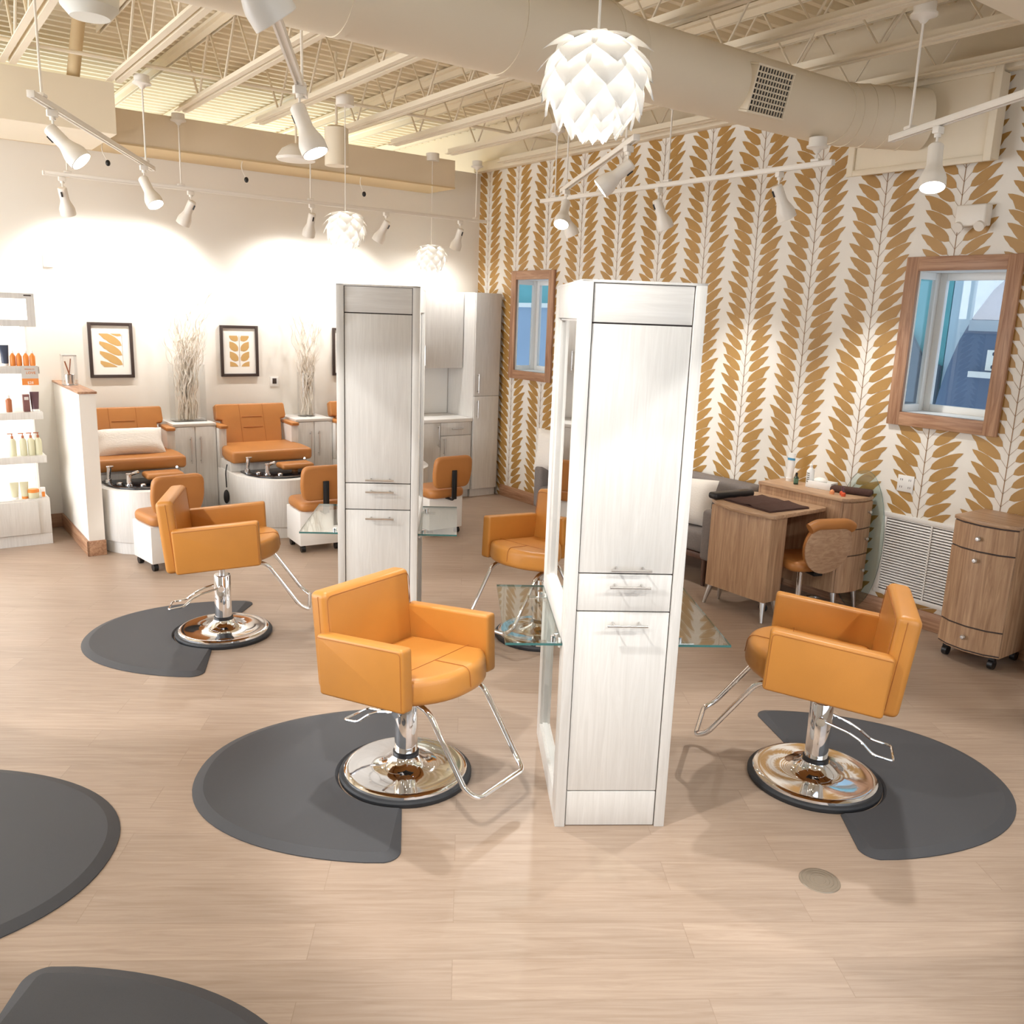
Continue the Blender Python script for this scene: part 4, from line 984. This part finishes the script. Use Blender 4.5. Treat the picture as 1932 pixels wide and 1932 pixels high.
# rolling cabinet
t = thing('rolling_cabinet', 'tan oak curved front cabinet on casters at the right edge', 'cabinet', (5.60, 2.565, 0))
fp = [(.375, .20), (.01, .20), (-.035, .12), (-.055, 0), (-.035, -.12), (.01, -.20), (.375, -.20)]
part('body', MB().prism(fp[::-1], .085, .925, .003, 1), M['tan'], t); part('top', MB().prism([(x - (.012 if x < .3 else 0), y * 1.03) for x, y in fp][::-1], .926, .952, .005, 2), M['tanx'], t)
part('lock_plate', MB().box(.03, .10, -.2105, -.2065, .93, .944, .001), M['gap'], t)
ff = [(.008, .198), (-.037, .12), (-.057, 0), (-.037, -.12), (.008, -.198)]
for z0, z1, nm, kz in ((.76, .918, 'drawer', .84), (.262, .752, 'door', .70), (.105, .254, 'drawer', .19)):
    b = MB(); b.quadgrid([[(x - .001, y, z0), (x - .012, y, z0 + .002), (x - .012, y, z1 - .002), (x - .001, y, z1)] for x, y in ff]); d = part(nm, b, M['tan'], t)
    part('knob', MB().lathe([(0, 0), (.008, 0), (.006, .010), (.016, .022), (.011, .032), (0, .033)], 16, mx=Matrix.Translation((-.069, 0, kz)) @ Matrix.Rotation(R(-90), 4, 'Y')), M['steel'], d, 'round steel knob')
for z in (.756, .258, .0995, .922): b = MB(); b.quadgrid([[(x - .004, y, z - .004), (x - .004, y, z + .004)] for x, y in ff]); part('drawer_gap', b, M['gap'], t, 'dark gap between drawers')
for x, y in ((.03, .15), (.03, -.15), (.33, .15), (.33, -.15)):
    b = MB(); b.cyl((x, y - .016, .032), (x, y + .016, .032), .032, n=18); b.box(x - .014, x + .014, y - .02, y + .02, .045, .085, .003); part('caster', b, M['black'], t)
# emergency light, floor cover
t = thing('emergency_light', 'white emergency light unit high on the leaf wallpaper', 'emergency light', (XW - .001, 3.11, 2.76)); part('housing', MB().box(-.09, 0, -.10, .10, .02, .155, .012, 3), M['fixture'], t)
for s in (-1, 1): part('lamp_head', MB().lathe([(0, 0), (.034, 0), (.03, .04), (.012, .055), (0, .055)], 18, mx=Matrix.Translation((-.095, s * .07, .012)) @ Matrix.Rotation(R(60), 4, 'Y')), M['fixture'], t)
t = thing('floor_cover', 'round grey metal floor cover in front of the right mat', 'floor cover', (2.79, 1.69, .0005))
b = MB(); b.lathe([(0, 0), (.078, 0), (.076, .003), (0, .0032)], 48); p_ = part('plate', b, M['drain'], t)
b = MB()
for r_ in (.02, .035, .05, .064): b.lathe([(r_, .003), (r_ + .002, .0042), (r_ + .004, .003)], 48)
part('ring', b, M['drain'], p_)

# ------------------------------------------------------------------ round duct
t = thing('air_duct', 'big cream round air duct crossing under the ceiling joists', 'duct', (0, 3.75, 3.455))
def ductseg(x0, x1, ra, rb=None, n=48): return MB().cyl((x0, 0, 0), (x1, 0, 0), ra, rb, n)
part('large_pipe', ductseg(-2.5, 3.20, .222), M['cream'], t); part('reducer', ductseg(3.201, 3.40, .222, .190), M['cream'], t); part('small_pipe', ductseg(3.401, 5.20, .190), M['cream'], t)
for x, r_ in ((-.6, .222), (.6, .222), (1.75, .222), (2.6, .222), (3.2, .222), (3.4, .19), (5.2, .19)): part('joint_band', ductseg(x - .018, x + .018, r_ + .004), M['cream'], t)
b = MB(); pts = [V((5.201, 0, 0)), V((5.32, -.015, .005)), V((5.44, -.06, .01)), V((5.56, -.12, .01)), V((5.68, -.19, .01)), V((5.80, -.27, .01))]
b.tube(pts, .19, 40); part('elbow', b, M['cream'], t)
for i in (1, 2, 3, 4):
    d = (pts[i + 1] - pts[i - 1]).normalized(); part('elbow_rib', MB().cyl(pts[i] - d * .008, pts[i] + d * .008, .194, n=40), M['cream'], t)
part('wall_boot', MB().box(5.81, 5.955, -.74, .22, -.275, .235, .004), M['cream'], t); b = MB()
for q in ((-.77, -.72, -.30, .26), (.20, .25, -.30, .26), (-.72, .20, -.30, -.26), (-.72, .20, .22, .26)): b.box(5.79, 5.81, *q, .004)
part('boot_flange', b, M['cream'], t)
# register with a grid, set on the duct's lower flank
Xg = Matrix.Translation((4.34, 0, 0)) @ Matrix.Rotation(R(14), 4, 'X')
b = MB()
for q in ((-.165, .165, .115, .128), (-.165, .165, -.128, -.115), (-.165, -.15, -.115, .115), (.15, .165, -.115, .115)): b.box(q[0], q[1], -.212, -.13, q[2], q[3], .004, mx=Xg)
rg = part('register', b, M['cream'], t)
part('register_cavity', MB().box(-.15, .15, -.200, -.13, -.115, .115, mx=Xg), M['cavity'], rg, 'dark opening')
b = MB()
for k in range(1, 12): b.box(-.15 + .3 * k / 12 - .003, -.15 + .3 * k / 12 + .003, -.209, -.201, -.115, .115, mx=Xg)
for k in range(1, 8): b.box(-.15, .15, -.209, -.202, -.115 + .23 * k / 8 - .004, -.115 + .23 * k / 8 + .004, mx=Xg)
part('register_grid', b, M['cream'], rg)
# other things up there
t = thing('ceiling_can', 'cream cylinder fitting hanging between joists above the farther pendant', 'fitting', (3.40, 7.35, 3.30), 0); part('body', MB().lathe([(0, .0), (.10, 0), (.10, .30), (.06, .32), (0, .32)], 28), M['cream'], t); part('rod', MB().cyl((0, 0, .32), (0, 0, .895), .012, n=8), M['cream'], t)
t = thing('ceiling_dome', 'white dome fitting beside the cream cylinder near the back wall', 'fitting', (3.12, 7.55, 3.32), 0); part('dome', MB().lathe([(0, 0), (.16, .01), (.17, .03), (.12, .10), (.05, .14), (0, .14)], 32), M['fixture'], t); part('rod', MB().cyl((0, 0, .14), (0, 0, .875), .01, n=8), M['cream'], t)
t = thing('ceiling_bucket', 'pale drum light hanging from the ceiling at the top left corner', 'fitting', (1.13, 5.50, 3.57), 0); part('drum', MB().lathe([(0, 0), (.10, 0), (.145, .05), (.16, .30), (0, .30)], 32), mat('pale_drum', rgb(226, 226, 218), .5), t); part('rod', MB().cyl((0, 0, .30), (0, 0, .62), .012, n=8), M['cream'], t)
b = MB()
for k in range(4): b.tube(fillet([(1.30, 5.55 + .05 * k, 4.08), (1.34, 5.98 + .06 * k, 3.92 + .02 * k), (1.42, 6.5 + .05 * k, 3.9 + .02 * k), (1.5, 7.0, 4.14)], .3, 5), .008 + .003 * k, 6)
tag(b.build('cable_bundle', M['creamdk']), 'tan cable bundle sagging between joists at the top left', 'cables')
tag(MB().tube(fillet([(1.42, 6.6, 4.14), (1.42, 7.2, 4.10), (1.42, 7.62, 3.697)], .12, 5), .045, 12).build('flexible_conduit', M['creamdk']), 'tan bent conduit dropping onto the left soffit', 'conduit')

# ------------------------------------------------------------------ track lighting
RZ = 3.1
LIGHTS = []
def track(p0, p1, label, stems, ext=True):
    p0 = V((p0[0], p0[1], RZ)); p1 = V((p1[0], p1[1], RZ)); d = (p1 - p0).normalized(); a = math.atan2(d.y, d.x)
    t = thing('light_track', label, 'track', tuple(p0), a, 'suspended white light tracks'); L = (p1 - p0).length
    b = MB(); b.box(0, L, -.018, .018, 0, .022, .002); b.box(0, L, -.018, -.009, -.010, 0); b.box(0, L, .009, .018, -.010, 0); part('rail', b, M['fixture'], t)
    part('end_cap', MB().box(-.012, 0, -.019, .019, -.011, .023, .002), M['fixture'], t); part('end_cap', MB().box(L, L + .012, -.019, .019, -.011, .023, .002), M['fixture'], t)
    for s in stems:
        x = s * L; top = (3.66 if not (abs(p0.x - 4.98) < .01 and s > .9) else 3.205) - RZ; st = part('stem', MB().cyl((x, 0, .022), (x, 0, top), .0065, n=10), M['fixture'], t)
        part('clip', MB().box(x - .03, x + .03, -.02, .02, .023, .040, .004), M['fixture'], st); part('canopy', MB().lathe([(0, -.035), (.012, -.033), (.03, -.012), (.066, .0), (.066, .012), (.055, .014), (.055, .06), (0, .06)], 28, mx=Matrix.Translation((x, 0, top))), M['fixture'], st)
    return p0, d
T1 = track((.79, 5.30), (1.90, 7.41), 'light track at the upper left, sloping down to the right in the photo', (.06, .92))
T2 = track((.62, 2.00), (1.82, 4.30), 'light track at the top, running away left of the round duct', (.12, .97))
T3 = track((3.62, 3.88), (4.68, 5.85), 'light track right of the big pendant, in front of the wallpaper', (.10, .92))
T5 = track((3.70, 1.20), (4.58, 2.90), 'light track at the right edge of the photo', (.1, .92))
T6 = track((1.30, 8.40), (5.66, 8.40), 'long light track along the back wall', (.04, .25, .53, .97))
T4 = track((4.98, 6.50), (4.98, 3.55), 'light track along the leaf wallpaper', (.06, .52, .96))
def head(base, aim, label, on=True, power=60, size=62, blend=.45, group='white track spotlights', col=(1, .98, .945), sc=1.0):
    """a spotlight hung under a rail at base (x, y); turns to aim"""
    t = thing('track_spotlight', label, 'spotlight', (base[0], base[1], RZ - .0105), 0, group)
    p = V((0, 0, -.115)); d = (V(aim) - V((base[0], base[1], RZ - .125))).normalized()
    part('adapter', MB().box(-.028, .028, -.017, .017, -.035, 0, .004).cyl((0, 0, -.052), (0, 0, -.035), .016, n=14), M['fixture'], t)
    part('stem', MB().cyl((0, 0, -.105), (0, 0, -.052), .006, n=8).ball((0, 0, -.108), .013, u=10, v=6), M['fixture'], t)
    q = d.to_track_quat('Z', 'Y').to_matrix().to_4x4(); X = Matrix.Translation(p) @ q @ Matrix.Diagonal((sc, sc, sc, 1))
    b = MB(); b.lathe([(0, -.035), (.030, -.033), (.036, -.025), (.036, .075), (.042, .095), (.058, .135), (.062, .150), (.062, .195), (.057, .197), (.055, .17), (0, .165)], 32, mx=X)
    h = part('housing', b, M['fixture'], t)
    part('yoke', MB().box(-.006, .006, -.043, -.036, -.01, .03, mx=X), M['black'], h)
    part('lens', MB().lathe([(0, .182), (.052, .184), (.0535, .180)], 28, mx=X), M['lens'] if on else M['petal'], h, 'glowing lens' if on else None)
    if on:
        l = bpy.data.lights.new('spot', 'SPOT'); l.energy = power; l.spot_size = R(size); l.spot_blend = blend; l.shadow_soft_size = .035; l.color = col
        o = bpy.data.objects.new('spot_lamp', l); C.objects.link(o); o.matrix_world = Matrix.Translation(V((base[0], base[1], RZ - .0105)) + p + d * .215 * sc) @ (-d).to_track_quat('Z', 'Y').to_matrix().to_4x4()
    return t
def on_track(T, s): q = T[0] + T[1] * s; return (q.x, q.y)
PW = .78
head(on_track(T1, .28), (2.33, 4.6, 1.25), 'lit spotlight at the left end of the upper left track', power=70 * PW)
head(on_track(T1, 2.125), (2.55, 5.6, 0.2), 'lit spotlight at the right end of the upper left track', power=70 * PW)
head(on_track(T2, 2.354), (2.35, 3.05, 0.4), 'lit spotlight at the lower end of the top track', power=95 * PW)
head(on_track(T2, .42), (2.34, 2.45, 1.05), 'big spotlight cut by the top edge of the photo', power=100 * PW, blend=.3, size=78)
head(on_track(T3, 2.05), (3.0, 4.5, .2), 'lit spotlight at the lower end of the track before the wallpaper', power=70 * PW)
head(on_track(T3, .156), (1.9, 5.6, 1.0), 'lit spotlight at the upper end of the track before the wallpaper', power=80 * PW)
head(on_track(T5, 1.508), (3.5, 1.9, .3), 'lit spotlight on the right edge track', power=95 * PW)
for i, (x, ax) in enumerate(((1.43, 1.75), (2.47, 2.05), (3.62, 3.6), (4.43, 4.0), (5.33, 5.2))):
    head((x, 8.40), (ax, 9.0, 1.75 if i < 4 else 1.5), 'spotlight aimed at the back wall, %s of five' % ('leftmost', 'second from the left', 'middle', 'fourth from the left', 'rightmost')[i], power=(42, 50, 50, 36, 26)[i] * PW, size=145, blend=1.0, col=(1, .99, .975))
for i, (y, ay) in enumerate(((6.18, 5.75), (5.05, 4.75), (3.94, 3.5))):
    head((4.98, y), (5.98, ay, .85), 'spotlight aimed at the leaf wallpaper, %s of three' % ('nearest the back corner', 'middle one', 'nearest the right window')[i], power=66 * PW, size=66, blend=1.0)
# added unseen fill lamps, on the same kind of track behind the viewer
BACK = track((-1.0, 1.2), (.5, -1.6), 'added fill track, unseen behind the viewer', (.1, .9)); BACK2 = track((1.3, .5), (3.3, -.6), 'second added fill track, unseen behind the viewer', (.1, .9)); BACK3 = track((-1.6, 2.2), (-.6, 4.2), 'added fill track, unseen beyond the left edge', (.1, .9))
for T, s, aim, w in ((BACK, .2, (1.6, 3.0, .6), 80), (BACK, 1.6, (2.3, 2.4, .6), 26), (BACK2, .2, (2.3, 2.3, .1), 42), (BACK2, 1.6, (3.3, 2.3, .7), 80), (BACK2, 2.1, (1.6, 1.5, .1), 14), (BACK3, .4, (1.4, 3.8, .5), 75), (BACK3, 1.8, (1.6, 5.4, .6), 100), (BACK, 2.6, (1.0, 1.9, 0), 30)):
    head(on_track(T, s), aim, 'added unseen fill spotlight on a track', power=w * PW, size=52, blend=.08, group='added unseen fill spotlights')

# ------------------------------------------------------------------ pine cone pendants
def pendant(loc, top, label, power):
    t = thing('pendant_lamp', label, 'pendant lamp', loc, 0, 'white leafy globe pendants'); b = MB(); RR = .158
    rowsn = [(7, 30, 62, 0), (8, 52, 62, .5), (9, 74, 58, 0), (9, 95, 54, .5), (9, 114, 48, 0), (8, 132, 42, .5), (7, 149, 32, 0)]
    for n, th0, dth, off in rowsn:
        for k in range(n):
            az = 2 * PI * (k + off) / n; m = 9; rows = []
            for i in range(m):
                s = i / (m - 1); th = R(th0 - dth * .42 + dth * s); rr = RR * (.78 + .12 * s + .28 * s ** 2.2); w = (.060 if th0 < 75 else .055 if th0 < 120 else .046 if th0 < 140 else .036) * ((.55 + .75 * s) if s < .6 else (1 - max(0, (s - .6) / .4) ** 1.7)) + .0008
                cx = rr * math.sin(th); cz = rr * math.cos(th) * .96; row = []
                for j in range(5):
                    e = (j - 2) / 2; lat = w * e; cur = -.010 * e * e * (1 - .3 * s); r_ = cx + cur
                    row.append((r_ * math.cos(az) - lat * math.sin(az), r_ * math.sin(az) + lat * math.cos(az), cz + .006 * e * e))
                rows.append(row)
            b.quadgrid(rows)
    sh = b.build('shade', M['petal'], t, 60)
    part('bulb', MB().ball((0, 0, .01), .026, (1, 1, 1.15), 20, 12).cyl((0, 0, .037), (0, 0, .11), .018, n=14), M['bulb'], t, 'glowing bulb')
    part('cord', MB().cyl((0, 0, .11), (0, 0, top - loc[2]), .004 if top - loc[2] > .5 else .004, n=8), M['fixture'], t)
    part('canopy', MB().lathe([(0, 0), (.07, .0), (.07, .075), (0, .075)], 28, mx=Matrix.Translation((0, 0, top - loc[2]))), M['fixture'], t)
    l = bpy.data.lights.new('pendant', 'POINT'); l.energy = power; l.shadow_soft_size = .036; l.color = (1, .96, .90); o = bpy.data.objects.new('pendant_light', l); C.objects.link(o); o.location = (loc[0], loc[1], loc[2] + .01)
    return t
pendant((1.854, 2.178, 2.800), 3.62, 'large white leafy pendant lamp at the top centre, nearest the camera', 12)
pendant((3.212, 6.785, 2.746), 3.66, 'white leafy pendant lamp left of the farther styling station', 15)
pendant((5.0, 8.45, 2.69), 3.66, 'small white leafy pendant lamp farthest away, near the back corner', 9)

for q in ((1.5, 10.9, 3.0), (4.5, 10.9, 3.0)):  # added unseen fill lights, brightening the ceiling beyond the back wall
    l = bpy.data.lights.new('far_fill', 'POINT'); l.energy = 34; l.shadow_soft_size = .15; l.color = (1, .95, .86); o = bpy.data.objects.new('far_fill_light', l); C.objects.link(o); o.location = q
# ------------------------------------------------------------------ daylight outside and exposure
w = bpy.data.worlds.new('world'); S.world = w; w.use_nodes = True
w.node_tree.nodes['Background'].inputs['Color'].default_value = (.62, .80, 1.0, 1); w.node_tree.nodes['Background'].inputs['Strength'].default_value = .9
S.view_settings.view_transform = 'Standard'; S.view_settings.look = 'None'; S.view_settings.gamma = 1; S.view_settings.use_curve_mapping = False
S.view_settings.exposure = 0.74
S.cycles.max_bounces = 8; S.cycles.diffuse_bounces = 5; S.cycles.glossy_bounces = 5; S.cycles.transparent_max_bounces = 12
S.cycles.sample_clamp_indirect = 6.0; S.cycles.caustics_reflective = False; S.cycles.caustics_refractive = False
S.cycles.use_denoising = True
